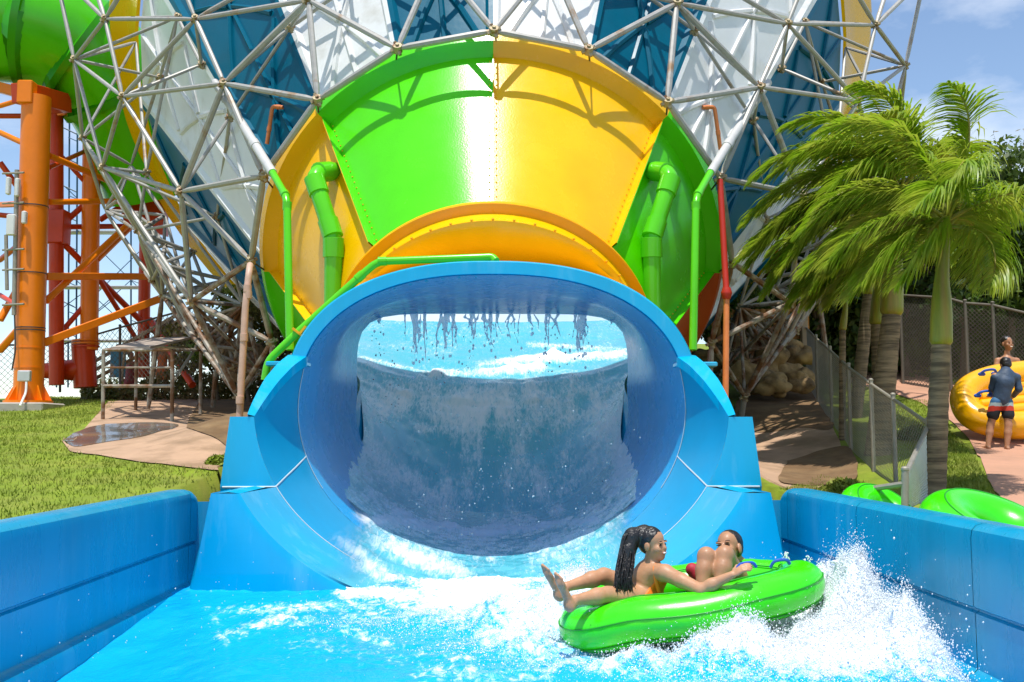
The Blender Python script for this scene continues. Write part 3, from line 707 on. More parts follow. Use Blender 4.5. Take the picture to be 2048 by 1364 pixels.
copper([(1405, 215), (1429, 214), (1441, 300)], 'orange plastic elbow pipe on the white petal right of the collar')
a = P(500, 530, 14.9); b_ = P(498, 545, 14.7); c = P(491, 610, 14.6); d = P(477, 838, 14.5); d.z = min(d.z, float(gh(d.x, d.y)))
pipe('riser_pipe', [a, b_, c, d], .05, M_PVC, 'faded pink plastic riser pipe standing left of the blue slide', 'pipe', .1, [(P(495, 577, 14.63), (0, 0, 1)), (P(496, 590, 14.63), (0, 0, 1)), (P(488, 675, 14.57), (0, 0, 1)), (P(480, 800, 14.5), (0, 0, 1))])
a = P(1440, 360, 15.6); c = P(1453, 590, 15.2); d = P(1451, 820, 15.0)
t = pipe('riser_pipe', [a, c, d], .047, M_COP, 'red and orange riser pipe standing right of the blue slide', 'pipe', .1)
MB().tube([a, P(1453, 590, 15.2)], .05, 12).build('red_sleeve', plastic('red_pipe', (.5, .03, .015), .4), t)
MB().tube([P(1453, 575, 15.18), P(1453, 585, 15.18), P(1453, 588, 15.18), P(1453, 598, 15.18)], [.06, .085, .085, .06], 12).build('coupling', plastic('red_pipe', (.5, .03, .015), .4), t)

# ------------------------------------------------------------------ green tube slide and its orange tower
tb = thing('tube_slide', 'fat lime green tube slide curving down behind the steel lattice', 'tube slide', P(120, 90, 25.5))
path = bez([P(-230, 60, 25.2), P(-60, 45, 25.4), P(60, 55, 25.6), P(150, 92, 26), P(222, 160, 26.6), P(278, 262, 27.4), P(318, 380, 28.2)], 8)
RT = 1.52; k = 0
cuts = [0, 16, 25, 34, 48]
for a, c in zip(cuts, cuts[1:]):
    MB().tube(path[a:c + 1], RT, 36, cap=False).build('tube_segment', M_GREEN2, tb, 60)
for c in cuts[1:-1]:
    d = (path[c + 1] - path[c - 1]).normalized(); q = path[c]
    MB().tube([q - d * .09, q - d * .09, q + d * .09, q + d * .09], [RT - .06, RT + .1, RT + .1, RT - .06], 36, cap=False).build('flange', plastic('dark_green_flange', (.03, .30, .0), .3), tb, 30)
tw = thing('slide_tower', 'orange steel tower of round columns and diagonal braces under the green tube', 'tower', P(67, 795, 24))
def colm(px0, py0, px1, py1, D0, D1, r, m, name='column', n=24):
    a = P(px0, py0, D0); b = P(px1, py1, D1); return MB().tube([a, b], r, n).build(name, m, tw)
cx = P(68, 792, 24); topz = P(72, 190, 24).z
cx = P(57, 790, 24); base = Vector((cx.x, 24, float(gh(cx.x, 24)) - .05))
main = MB().tube([base + Vector((0, 0, .25)), P(73, 195, 24)], .335, 32).build('column', M_ORANGE, tw)
for z in (P(0, 655, 24).z, P(0, 660, 24).z, P(0, 545, 24).z, P(0, 410, 24).z, P(0, 695, 24).z, P(0, 735, 24).z):
    MB().tube([base.lerp(P(73, 195, 24), (z + q_ - base.z) / (topz - base.z)) for q_ in (-.012, .012)], .346, 24).build('strap', M_DARKM if z > 3.8 else M_ORANGE, main)
MB().tube([base + Vector((0, 0, .2)), base + Vector((0, 0, .26))], .55, 20).build('base_plate', M_ORANGE, tw)
MB().box(base + Vector((0, 0, .05)), (1.25, 1.25, .3), bev=.03).build('footing', M_CONC, tw)
for k in range(8):
    a = k * math.pi / 4 + .2; d = Vector((math.cos(a), math.sin(a), 0)); q = base + Vector((0, 0, .26))
    MB().prism([q + d * .32, q + d * .52, q + d * .32 + Vector((0, 0, .38))], Vector((-d.y, d.x, 0)) * .03).build('gusset', M_ORANGE, tw)
colm(113, 770, 112, 225, 26.5, 26.5, .19, M_RED); colm(178, 700, 184, 235, 27, 27, .235, M_ORANGE); colm(166, 690, 171, 775, 27, 27, .30, M_RED)
colm(286, 755, 292, 395, 29, 29, .17, M_RED)
e2 = P(168, 740, 27); MB().tube([e2 + Vector((0, 0, .1)), e2 + Vector((-.2, 0, 0)), P(60, 742, 27)], [.27, .3, .16], 18).build('elbow', M_RED, tw)
for py in (683, 689, 695): MB().tube([P(171, py, 27), P(171, py - 3, 27)], .36, 20).build('collar', M_ORANGE if py < 690 else M_RED, tw)
def bm(p0, p1, w, h, m, nm='beam'): MB().beam(P(*p0), P(*p1), w, h, m and 0, .012).build(nm, m, tw)
bm((92, 553, 24.2), (292, 553, 27.5), .14, .18, M_ORANGE); bm((86, 686, 24.2), (345, 588, 26.5), .14, .19, M_ORANGE)
bm((0, 410, 25), (36, 408, 24.2), .12, .13, M_ORANGE)
def rd(p0, p1, r, m): MB().tube([P(*p0), P(*p1)], r, 14).build('brace', m, tw)
rd((100, 404, 24.2), (250, 402, 27), .075, M_ORANGE); rd((92, 602, 24.3), (255, 450, 27), .085, M_ORANGE); rd((100, 312, 24.2), (225, 365, 27), .08, M_ORANGE)
rd((0, 265, 24.6), (50, 288, 24.2), .07, M_ORANGE); rd((0, 212, 24.5), (56, 195, 24.1), .06, M_ORANGE)
rd((116, 476, 26.5), (290, 650, 29), .085, M_RED); rd((118, 455, 26.5), (168, 410, 27), .08, M_RED); rd((0, 232, 26.4), (112, 232, 26.5), .07, M_RED)
rd((0, 325, 26), (60, 408, 26.4), .075, M_RED); rd((116, 454, 26.5), (292, 452, 29), .075, M_RED); rd((0, 430, 26.5), (40, 434, 26.5), .07, M_RED); rd((0, 640, 25.5), (45, 560, 26), .09, M_ORANGE); rd((0, 700, 25), (40, 655, 24.3), .09, M_ORANGE)
rd((200, 440, 28), (300, 375, 28), .08, M_RED); rd((300, 640, 29), (385, 770, 27), .1, M_RED)
rd((98, 335, 24.3), (175, 300, 27), .06, M_RED); rd((190, 545, 27), (286, 700, 29), .07, M_RED); rd((100, 690, 26.5), (178, 600, 27), .07, M_RED); rd((112, 300, 26.5), (184, 380, 27), .06, M_RED); rd((184, 330, 27), (290, 420, 29), .07, M_ORANGE); rd((196, 520, 27), (288, 430, 29), .06, M_ORANGE); rd((0, 520, 26), (50, 480, 24.4), .07, M_RED); rd((0, 590, 25.8), (48, 620, 24.4), .06, M_RED)
MB().box(P(116, 455, 26.5), (.5, .5, .9), bev=.02).build('gusset_box', M_RED, tw)
# heavy saddle beam under the tube
MB().beam(P(40, 185, 24), P(126, 208, 25.6), .5, .48).build('saddle_beam', M_RED, tw); MB().box(P(54, 186, 23.75), (.36, .3, .56), bev=.02).build('saddle_end', M_ORANGE, tw)
MB().beam(P(-40, 165, 25.5), P(45, 187, 25), .4, .25).build('saddle_beam', M_ORANGE, tw); MB().beam(P(120, 222, 26), P(160, 222, 26.5), .3, .2).build('saddle_beam', M_ORANGE, tw)
MB().prism([P(235, 400, 28), P(300, 360, 28), P(330, 420, 28), P(330, 470, 28), P(250, 450, 28)], (0, .3, 0)).build('bracket_plate', M_RED, tw)
bx = thing('junction_box', 'small grey electrical box strapped to the main orange column near its foot', 'electrical box', P(49, 752, 23.55))
MB().box(P(49, 752, 23.55), (.28, .14, .26), bev=.015).build('box_body', M_BOX, bx); MB().box(P(49, 752, 23.47), (.24, .02, .22), bev=.005).build('box_lid', M_BOX, bx)
MB().tube(bend([P(53, 762, 23.5), P(52, 785, 23.4), P(40, 812, 23.1)], .1), .028, 8).build('conduit', M_WHITE, bx)
# blue scaffold
sf = thing('scaffold', 'slender dark blue scaffold ladders with crossed rods behind the orange tower', 'scaffold', P(150, 775, 29.5))
ups = [(113, 30), (152, 30), (136, 31), (262, 31.5), (298, 31.5)]
for px, D in ups: MB().tube([P(px, 775, D), P(px + (3 if px < 200 else 0), 235 if px < 200 else 395, D)], .028, 8).build('standard', M_SCAF, sf)
for k in range(9):
    y = 250 + k * 58; MB().tube([P(116, y, 30), P(153, y + 18, 30)], .02, 6).build('rung', M_SCAF, sf); MB().tube([P(137, y + 25, 31), P(153, y + 32, 30.4)], .016, 6).build('rung', M_SCAF, sf)
for a, c in (((152, 560, 30.5), (262, 660, 31.5)), ((152, 660, 30.5), (262, 560, 31.5)), ((180, 600, 30.5), (292, 490, 31.5)), ((190, 490, 30.5), (292, 590, 31.5)), ((262, 560, 31.5), (298, 575, 31.5)), ((262, 640, 31.5), (298, 655, 31.5)), ((113, 690, 30), (225, 600, 31)), ((120, 620, 30), (200, 560, 31)), ((116, 360, 30), (200, 440, 31)), ((155, 250, 30), (200, 330, 31)), ((154, 350, 30), (210, 290, 31))):
    MB().tube([P(*a), P(*c)], .013, 6).build('tie_rod', M_SCAF, sf)
for y, x0, x1 in ((465, 122, 235), (575, 130, 285), (682, 112, 290)): MB().beam(P(x0, y, 30), P(x1, y, 31), .5, .06).build('walkway_plank', M_BOX, sf)
ub = thing('antenna_mast', 'slim grey mast carrying white antenna boxes left of the main orange column', 'mast', P(28, 625, 23.6))
MB().tube([P(28, 630, 23.6), P(34, 340, 23.6)], .055, 10).build('mast_pole', M_GALV, ub)
for px, py, w, h in ((23, 450, .2, .5), (49, 435, .1, .3), (17, 372, .09, .42), (35, 375, .1, .44)): MB().box(P(px, py, 23.5), (w, .14, h), bev=.02).build('antenna_box', M_WHITE, ub)
for py in (347, 407, 500, 540, 610): MB().tube([P(5, py, 23.6), P(48, py - 2, 23.5)], .025, 8).build('cross_arm', M_GALV, ub)
MB().tube([P(12, 470, 23.6), P(14, 580, 23.6)], .045, 8).build('lower_pole', M_GALV, ub); MB().tube(bend([P(29, 625, 23.6), P(31, 700, 23.5), P(24, 740, 23.5)], .1), .02, 6).build('cable', M_DARKM, ub)

# chain-link fences built of crossed wires
def fence(name, label, pts, m, rail_m, sp=.07, r=.0035, posts=True, post_r=.03, prail=True, cat='fence'):
    """pts: list of (bottom, top) pairs along the run"""
    t = thing(name, label, cat, pts[0][0])
    b = MB()
    for (b0, t0), (b1, t1) in zip(pts, pts[1:]):
        Lx = (b1 - b0).length; H = ((t0 - b0).length + (t1 - b1).length) / 2
        def q(u, v): return (b0.lerp(b1, u)).lerp(t0.lerp(t1, u), v)
        n = int((Lx + H) / sp)
        for i in range(n):
            s0 = i * sp
            for sg in (1, -1):
                u0, v0 = (s0, 0.) if s0 <= Lx else (Lx, s0 - Lx); u1, v1 = (s0 - H, H) if s0 - H >= 0 else (0., s0)
                A = (u0 / Lx, v0 / H); B = (u1 / Lx, v1 / H)
                if sg < 0: A = (1 - A[0], A[1]); B = (1 - B[0], B[1])
                b.tube([q(*A), q(*B)], r, 3, cap=False)
    b.build('wire_mesh', m, t, 0)
    if prail: MB().tube([p[1] for p in pts], post_r * .75, 8).build('top_rail', rail_m, t)
    for b0, t0 in pts:
        if posts:
            u = (t0 - b0).normalized(); MB().tube([b0 - u * .2, t0 + u * .05], post_r, 10).build('post', rail_m, t); MB().ball(t0 + u * .06, post_r * 1.25, 8, 5, sc=(1, 1, .7)).build('post_cap', rail_m, t)
    return t
fpts = []
for px, D, yb, yt in ((-60, 27, 800, 690), (120, 27.5, 770, 690), (240, 27, 765, 655), (400, 25.5, 745, 612)):
    fpts.append((P(px, yb, D), P(px, yt, D)))
fence('chain_link_fence', 'dark chain link fence with a sloping top rail behind the orange columns', fpts, M_GALVD, M_DARKM, .16, .006, True, .035)
# low pipe stand with board on top
st = thing('pipe_stand', 'rusty pipe frame stand with a tilted pale board on top, on the concrete slab', 'stand', G(280, 800))
def stp(px, py, D): return P(px, py, D)
c = [(207, 806, 20.5, 700), (345, 805, 19.8, 700), (273, 775, 23, 690), (402, 776, 22, 700)]
tops = []
for px, py, D, yt in c:
    a = P(px, py, D); z = float(gh(a.x, a.y)); b_ = P(px, yt, D); a.z = z; tops.append(b_); MB().tube([a, b_], .04, 8).build('leg', M_RUST, st)
for i, j in ((0, 1), (1, 3), (3, 2), (2, 0)): MB().tube([tops[i], tops[j]], .03, 8).build('rail', M_RUST, st)
MB().tube([P(207, 772, 20.5), P(345, 772, 19.8)], .035, 8).build('rail', M_RUST, st); MB().tube([P(207, 735, 20.5), P(345, 735, 19.8)], .02, 8).build('rail', M_RUST, st)
MB().prism([P(222, 699, 20.6), P(300, 698, 20.2), P(382, 678, 22), P(300, 680, 22.6)], (0, 0, .05)).build('board', mat('pale_board', (.40, .32, .26), .8, var=.2), st)
MB().tube([P(350, 758, 19.8), P(395, 690, 21.8)], .03, 8).build('brace', M_GALV, st)

n = 7000; rg = np.random.default_rng(5); px_ = rg.uniform(170, 600, n); D_ = rg.uniform(27.5, 30.5, n); x = (px_ - 985) / F * D_; p = np.stack([x, D_, gh(x, D_) + (.55 + .5 * fbm(x * .9, D_ * .9, 0, 3, 82) + .25 * (px_ > 290)) * rg.random(n)], -1)
a = rg.normal(0, 1, (n, 3)); a /= np.linalg.norm(a, axis=1)[:, None]; s = np.cross(a, rg.normal(0, 1, (n, 3))); s /= np.linalg.norm(s, axis=1)[:, None]; l = .15 * rg.uniform(.5, 1.6, n)[:, None]
o = np_mesh('ground_cover', np.stack([p - a * l * .5, p + s * l * .2, p + a * l * .5, p - s * l * .2], 1).reshape(-1, 3), np.arange(n * 4).reshape(-1, 4), mat('scrub_leaf', (.10, .12, .02), .7, leaf=.2, var=.4, vscale=1.5, col2=(.19, .13, .05), mixr=(.45, .6), mscale=1.5), None, False); tag(o, kind='stuff')
# far stairs, rocks and visitors beyond the left fence
sr = thing('stair_railing', 'pale wooden stair railing climbing behind the fence', 'railing', G(300, 765))
for (a, c) in (((175, 765, 28), (385, 655, 29)), ((175, 748, 28), (385, 634, 29)), ((180, 728, 28), (385, 612, 29))): MB().beam(P(*a), P(*c), .08, .1).build('rail', M_WOOD if a[1] == 765 else mat('pale_timber', (.48, .40, .30), .8, var=.2), sr)
for px in (190, 235, 285, 335, 378):
    y1 = 765 - (px - 175) * .52; MB().beam(P(px, y1 + 12, 28 + (px - 175) / 210), P(px, y1 - 45, 28 + (px - 175) / 210), .08, .08).build('baluster', mat('pale_timber', (.48, .40, .30), .8, var=.2), sr)
pb = thing('banner', 'pale blue banner board leaning behind the fence', 'banner', P(236, 760, 27.8))
MB().box(P(236, 728, 27.8), (.42, .05, .75), bev=.01).build('panel', mat('banner_blue', (.10, .38, .62), .6, var=.3, vscale=5, col2=(.6, .55, .5), mixr=(.55, .6), mscale=3), pb); MB().beam(P(243, 762, 27.7), P(250, 690, 27.7), .06, .06).build('prop', mat('pale_timber', (.48, .40, .30), .8, var=.2), pb)
def rock(c, r, m, label, cat='rock', group=None, sd=0, h=None, name='rock'):
    s = SDF(.04 * r); rg = random.Random(sd)
    for i in range(7): s.ell(Vector(c) + Vector((rg.uniform(-.5, .5) * r, rg.uniform(-.4, .4) * r, rg.uniform(-.35, .35) * r)), (r * rg.uniform(.35, .65), r * rg.uniform(.35, .6), r * rg.uniform(.3, .5)))
    o = s.mesh(name, h or r * .085, m, noise=(.17 * r, 2.6 / r)); tag(o, label, cat, group); return o
M_ROCK = mat('lava_rock', (.30, .20, .11), .9, var=.4, vscale=4, bump=.8, bscale=14, col2=(.10, .07, .045), mixr=(.45, .65), mscale=3)
rock(P(352, 665, 29), .7, M_ROCK, 'brown craggy rock behind the stair railing, beside the shirtless visitor', sd=1); rock(P(490, 725, 24.5), .7, M_ROCK, 'low brown rock mound behind the lattice foot left of the slide', sd=5)
rock(P(275, 880, 15.5) + Vector((2.0, .5, -.15)), .22, M_CONC, 'pale loose stone on the concrete slab left of the slide', sd=3)

# ------------------------------------------------------------------ water
def water_mat(name, base, rough=.05, b1=(2.2, .35), b2=(16, .25), th=(.34, .95), thin=False):
    m = bpy.data.materials.new(name); m.use_nodes = True; t = m.node_tree; n = t.nodes; l = t.links; b = n['Principled BSDF']
    b.inputs['Specular IOR Level'].default_value = .5; b.inputs['IOR'].default_value = 1.33
    tcn = n.new('ShaderNodeTexCoord'); at = n.new('ShaderNodeAttribute'); at.attribute_name = 'foam_sheen'
    z = n.new('ShaderNodeTexNoise'); z.inputs['Scale'].default_value = 13; z.inputs['Detail'].default_value = 10; z.inputs['Roughness'].default_value = .72; z.inputs['Distortion'].default_value = .6
    mp_ = n.new('ShaderNodeMapping'); mp_.inputs['Scale'].default_value = (1.3, .2, .45) if thin else (1, .55, 1); l.new(tcn.outputs['Object'], mp_.inputs[0]); l.new(mp_.outputs[0], z.inputs['Vector'])
    a = n.new('ShaderNodeMath'); a.operation = 'MULTIPLY_ADD'; a.inputs[1].default_value = 2.2; a.inputs[2].default_value = -1.1; l.new(z.outputs['Fac'], a.inputs[0])
    s = n.new('ShaderNodeMath'); s.operation = 'ADD'; l.new(a.outputs[0], s.inputs[0]); l.new(at.outputs['Fac'], s.inputs[1])
    r = n.new('ShaderNodeMapRange'); r.interpolation_type = 'SMOOTHSTEP'; r.inputs[1].default_value = th[0]; r.inputs[2].default_value = th[1]; l.new(s.outputs[0], r.inputs[0])
    c1 = n.new('ShaderNodeTexNoise'); c1.inputs['Scale'].default_value = 1.1; c1.inputs['Detail'].default_value = 5; l.new(mp_.outputs[0], c1.inputs['Vector'])
    k0 = n.new('ShaderNodeMix'); k0.data_type = 'RGBA'; k0.inputs[6].default_value = (*base, 1); k0.inputs[7].default_value = (base[0] + .01, base[1] * 1.22, base[2] * 1.05, 1); l.new(c1.outputs['Fac'], k0.inputs[0])
    k = n.new('ShaderNodeMix'); k.data_type = 'RGBA'; k.inputs[7].default_value = (.86, .90, .93, 1); l.new(r.outputs[0], k.inputs[0]); l.new(k0.outputs[2], k.inputs[6]); l.new(k.outputs[2], b.inputs['Base Color'])
    rr = n.new('ShaderNodeMapRange'); rr.inputs[3].default_value = rough; rr.inputs[4].default_value = .6; l.new(r.outputs[0], rr.inputs[0]); l.new(rr.outputs[0], b.inputs['Roughness'])
    u = None
    for sc, st in (b1, b2, (48, .3)):
        q = n.new('ShaderNodeTexNoise'); q.inputs['Scale'].default_value = sc; q.inputs['Detail'].default_value = 4; q.inputs['Distortion'].default_value = .8
        l.new(mp_.outputs[0], q.inputs['Vector']); v = n.new('ShaderNodeBump'); v.inputs['Strength'].default_value = st; v.inputs['Distance'].default_value = .06 if sc < 5 else .015
        l.new(q.outputs['Fac'], v.inputs['Height'])
        if u: l.new(u.outputs[0], v.inputs['Normal'])
        u = v
    if thin:
        bt_ = n.new('ShaderNodeAttribute'); bt_.attribute_name = 'body'; mr = n.new('ShaderNodeMapRange'); mr.interpolation_type = 'SMOOTHSTEP'; mr.inputs[1].default_value = .05; mr.inputs[2].default_value = .75; l.new(bt_.outputs['Fac'], mr.inputs[0])
        sc_ = n.new('ShaderNodeMath'); sc_.operation = 'MULTIPLY'; l.new(r.outputs[0], sc_.inputs[0]); l.new(bt_.outputs['Fac'], sc_.inputs[1]); mxm = n.new('ShaderNodeMath'); mxm.operation = 'MAXIMUM'; l.new(mr.outputs[0], mxm.inputs[0]); l.new(sc_.outputs[0], mxm.inputs[1]); l.new(mxm.outputs[0], b.inputs['Alpha'])
    l.new(u.outputs[0], b.inputs['Normal']); return m
def strokes(px, py, S):
    f = np.zeros_like(px)
    for pts, w, s in S:
        for (x0, y0), (x1, y1) in zip(pts, pts[1:]):
            dx, dy = x1 - x0, y1 - y0; t = np.clip(((px - x0) * dx + (py - y0) * dy) / (dx * dx + dy * dy), 0, 1)
            d = np.hypot(px - x0 - t * dx, (py - y0 - t * dy) * 1.5); f = np.maximum(f, s * np.exp(-(d / w) ** 2))
    return f
FOAM = [([(620, 1030), (700, 1110), (850, 1165)], 42, .85), ([(700, 1040), (800, 1100), (930, 1160)], 40, .75), ([(640, 1035), (760, 1045)], 26, .8), ([(750, 1040), (900, 1062)], 26, .85), ([(900, 1078), (1190, 1040)], 24, .62),
    ([(1095, 1255), (1150, 1285), (1250, 1312), (1420, 1306), (1580, 1262)], 26, 1.25), ([(1000, 1250), (1120, 1290)], 40, .95), ([(1200, 1335), (1700, 1345)], 36, .9), ([(430, 1225), (700, 1210), (900, 1220)], 22, .85), ([(700, 1185), (880, 1200)], 42, 1.0), ([(880, 1200), (1110, 1190)], 62, 1.35), ([(860, 1170), (1080, 1172)], 34, 1.15), ([(700, 1235), (900, 1245), (1110, 1260)], 56, .8), ([(900, 1240), (1110, 1230)], 40, .95),
    ([(418, 1215), (450, 1285)], 14, .75), ([(450, 1268), (560, 1240), (660, 1245), (800, 1300), (1000, 1335)], 24, .88), ([(560, 1215), (760, 1215)], 22, .5),
    ([(1000, 1290), (1500, 1330)], 78, 1.0), ([(600, 1290), (900, 1325)], 40, .62), ([(1300, 1320), (1900, 1330)], 70, .84), ([(1480, 1290), (1850, 1260)], 75, 1.35), ([(1200, 1300), (1500, 1300)], 22, 1.1), ([(1120, 1150), (1260, 1110)], 46, 1.2), ([(1640, 1230), (1800, 1180)], 80, 1.4), ([(850, 1345), (1100, 1350)], 44, .78),
    ([(380, 1178), (700, 1185)], 9, .42), ([(800, 1080), (1000, 1110)], 30, .35)]
nx, ny = 440, 470
xs = np.linspace(-3.2, 3.2, nx); ys = np.linspace(4.3, 11.2, ny); X, Y = np.meshgrid(xs, ys)
Zb = -.17 * sstep(10.2 - Y, 0, 3.2) * sstep(-X, 1.0, 3.0) - .06 * sstep(10.2 - Y, 0, 3) * sstep(X, 2, 3.1)
Zb = Zb + .035 * fbm(X * 1.1, Y * .8, 0, 3, 31) + .012 * fbm(X * 4, Y * 3, 0, 3, 37)
px, py = proj(np.stack([X, Y, Zb], -1)); fo = strokes(px, py, FOAM)
fo = fo * (.75 + .5 * fbm(X * 2.2, Y * 1.6, 0, 3, 41)); fo = np.maximum(fo, .16 * sstep(fbm(X * 1.5, Y * 1.2, 0, 4, 43), .1, .5))
MOUNDS = [(2.68, 7.4, .34, .40, .44), (2.82, 6.85, .26, .45, .34), (2.3, 6.55, .42, .26, .24), (2.15, 8.3, .5, .4, .40), (2.92, 8.0, .2, .4, .36), (1.75, 6.72, .4, .16, .16), (2.1, 7.05, .16, .2, .20), (.72, 8.75, .34, .3, .34), (1.25, 8.6, .4, .3, .38), (.25, 8.3, .5, .35, .17), (-.35, 8.6, .6, .3, .10), (.3, 7.5, .4, .25, .10), (1.2, 6.84, .55, .14, .12), (1.75, 6.86, .4, .13, .16), (2.42, 7.05, .2, .22, .20), (2.75, 7.9, .25, .3, .34), (2.1, 6.3, .7, .3, .10)]
def mound(x, y):
    z = 0
    for cx, cy, sx, sy, h in MOUNDS: z = z + h * np.exp(-((x - cx) / sx) ** 2 - ((y - cy) / sy) ** 2)
    return z
mo = mound(X, Y); rid = 1 - np.abs(fbm(X * 5, Y * 5, 0, 4, 51)) * 2.2
Z = Zb + mo * (.95 + .75 * fbm(X * 4.2, Y * 4.2, 0, 4, 47)) + np.clip(fo, 0, 1) * (.035 * rid + .03 * fbm(X * 14, Y * 14, 0, 3, 53)) + np.clip(mo * 3, 0, 1) * .05 * fbm(X * 11, Y * 11, 0, 3, 57)
fo = np.maximum(fo, np.clip(mo * 4.5, 0, 1.3) * (.85 + .3 * fbm(X * 6, Y * 6, 0, 3, 59)))
def attr(o, f):
    a = o.data.attributes.new('foam_sheen', 'FLOAT', 'POINT'); a.data.foreach_set('value', np.asarray(f, np.float32).ravel())  # values are foam, plus painted reflections on the slide water
M_WATER = water_mat('pool_water_surface', (.0, .36, .78))
o = np_mesh('pool_water', np.stack([X, Y, Z], -1).reshape(-1, 3), grid_faces(nx, ny), M_WATER); attr(o, fo); tag(o, kind='structure'); POOLZ = (xs, ys, Z)
def wz(x, y):
    i = np.clip(((np.asarray(x) + 3.2) / 6.4 * (nx - 1)).astype(int), 0, nx - 1); j = np.clip(((np.asarray(y) - 4.3) / 6.9 * (ny - 1)).astype(int), 0, ny - 1); return Z[j, i]
# flow down the half pipe
nu, nv = 150, 420; yv = np.concatenate([np.linspace(10.3, 17.6, 260), np.linspace(17.65, 30.4, 160)]); uv = np.linspace(-1, 1, nu)
V = np.zeros((nv, nu, 3))
for j, y in enumerate(yv):
    if y <= 17.6:
        A = float(np.interp(y, [10, 11.4, 12.6, 15, 17.6], [.74, .76, .86, 1.1, 1.25])); a, zc, bb, bt, n_ = bore(max(y, 10.25)); an = A * uv
        fl = float(floorz(y)) ; zz = zc - bb * np.cos(an); zz = np.maximum(zz + .015, fl + .02 - .10 * (1 - np.abs(uv)) * 0); eg = .03 * np.abs(uv) ** 14; V[j] = np.stack([(a - .012 + eg) * np.sin(an), np.full(nu, y), zz + .02 * (1 - uv ** 4) - eg * np.cos(an)], -1)
    else:
        hw = np.interp(y, [17.5, 20, 24, 30.6], [2.5, 3.3, 5.0, 6.2]) * .97; k = uv
        wt = float(sstep(y, 17.6, 21.5)); zb = floorz(y) - .02 + np.interp(y, [17.5, 20, 24, 30.6], [2.1, 1.5, 1.1, .1]) * np.abs(k) ** 2.4; an = k * (1.25 + .4 * float(sstep(y, 17.6, 19.5)))
        V[j] = np.stack([hw * k * wt + (1 - wt) * 2.40 * np.sin(an), np.full(nu, y), zb * wt + (1 - wt) * (np.maximum(2.0 - 1.88 * np.cos(an), 0) + floorz(y) - .12)], -1)
X2, Y2 = V[..., 0], V[..., 1]; px, py = proj(V)
S2 = [([(690, 850), (760, 940), (890, 1010)], 52, .75), ([(735, 790), (950, 800), (1220, 780)], 26, .75), ([(840, 860), (1000, 850), (1190, 830)], 22, .7), ([(1210, 800), (1180, 930), (1100, 1010)], 22, .6), ([(620, 1028), (700, 1100), (800, 1165)], 34, 1.05), ([(640, 1036), (760, 1044)], 22, 1.25), ([(760, 1042), (900, 1060)], 24, 1.3), ([(880, 1076), (1190, 1042)], 20, 1.05), ([(700, 1050), (800, 1100), (920, 1155)], 44, .9), ([(1190, 1042), (1250, 1000)], 18, .7), ([(900, 1100), (1100, 1090)], 26, .5),  # opening strokes paint grey reflections into the tunnel water's colour; later ones are foam
      ([(870, 752), (980, 742), (1080, 735)], 15, 1.3), ([(960, 730), (1110, 712)], 13, 1.25), ([(1080, 720), (1250, 708)], 15, 1.2), ([(720, 715), (870, 752)], 8, .8), ([(715, 740), (850, 765)], 6, .6), ([(740, 655), (800, 645)], 14, .5), ([(990, 655), (1030, 665)], 12, .4), ([(1060, 690), (1240, 700)], 10, .8)]  # the upper left bowl stroke paints a sky reflection into the colour
BODY = np.where(Y2 < 13.5, 1 - np.abs(uv)[None, :] ** 3 * (1 + .5 * fbm(X2 * 2, Y2 * 1.3, 0, 3, 71)), 1); f2 = strokes(px, py, S2) * (.8 + .5 * fbm(X2 * 2, Y2 * 1.2, 0, 3, 61)); f2 = np.maximum(f2, np.interp(Y2, [11, 13.5, 16, 22, 24], [.05, .6, 1.0, 1.0, .3]) * np.clip(.55 + .75 * fbm(X2 * .75 + 3, Y2 * .4, 0, 3, 69) + .75 * fbm(X2 * 3.6, Y2 * .6, 0, 4, 68), 0, 1.1))  # streaky baseline paints grey-silver reflection over the tunnel water
rough_ = np.interp(Y2, [10, 15, 17, 22, 24, 30], [.012, .016, .03, .05, .03, .02]); V[..., 2] += rough_ * fbm(X2 * 2.4, Y2 * 1.1, 0, 4, 63) + np.clip(f2, 0, 1.2) * (.03 + .05 * fbm(X2 * 7, Y2 * 5, 0, 3, 65)) + np.where(Y2 > 22, np.clip(f2 - .6, 0, 1) * .25 * (.6 + fbm(X2 * 2.5, Y2 * 1.5, 0, 3, 66)), 0)
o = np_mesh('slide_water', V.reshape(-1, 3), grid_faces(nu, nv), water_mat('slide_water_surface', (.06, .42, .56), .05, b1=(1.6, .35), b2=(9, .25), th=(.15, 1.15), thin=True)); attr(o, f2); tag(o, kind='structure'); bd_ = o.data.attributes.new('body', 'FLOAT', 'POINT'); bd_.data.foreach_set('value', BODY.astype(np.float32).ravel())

# spray, droplets, falling curtain
OCT = np.array([(1, 0, 0), (-1, 0, 0), (0, 1, 0), (0, -1, 0), (0, 0, 1), (0, 0, -1)], float); OF = np.array([(0, 2, 4), (2, 1, 4), (1, 3, 4), (3, 0, 4), (2, 0, 5), (1, 2, 5), (3, 1, 5), (0, 3, 5)])
def drops(name, Pn, r, m, parent=None, elong=None):
    n = len(Pn); sc = np.stack([r * RNG.uniform(.7, 1.3, n), r * RNG.uniform(.7, 1.3, n), r * RNG.uniform(.7, 1.6, n)], -1)
    V = Pn[:, None, :] + OCT[None] * sc[:, None, :]; Fq = (OF[None] + 6 * np.arange(n)[:, None, None]).reshape(-1, 3)
    o = np_mesh(name, V.reshape(-1, 3), Fq, m, parent); return tag(o, kind='stuff')
M_SPRAY = mat('white_spray', (.86, .89, .92), .45, sub=0)
ps = []; rs = []
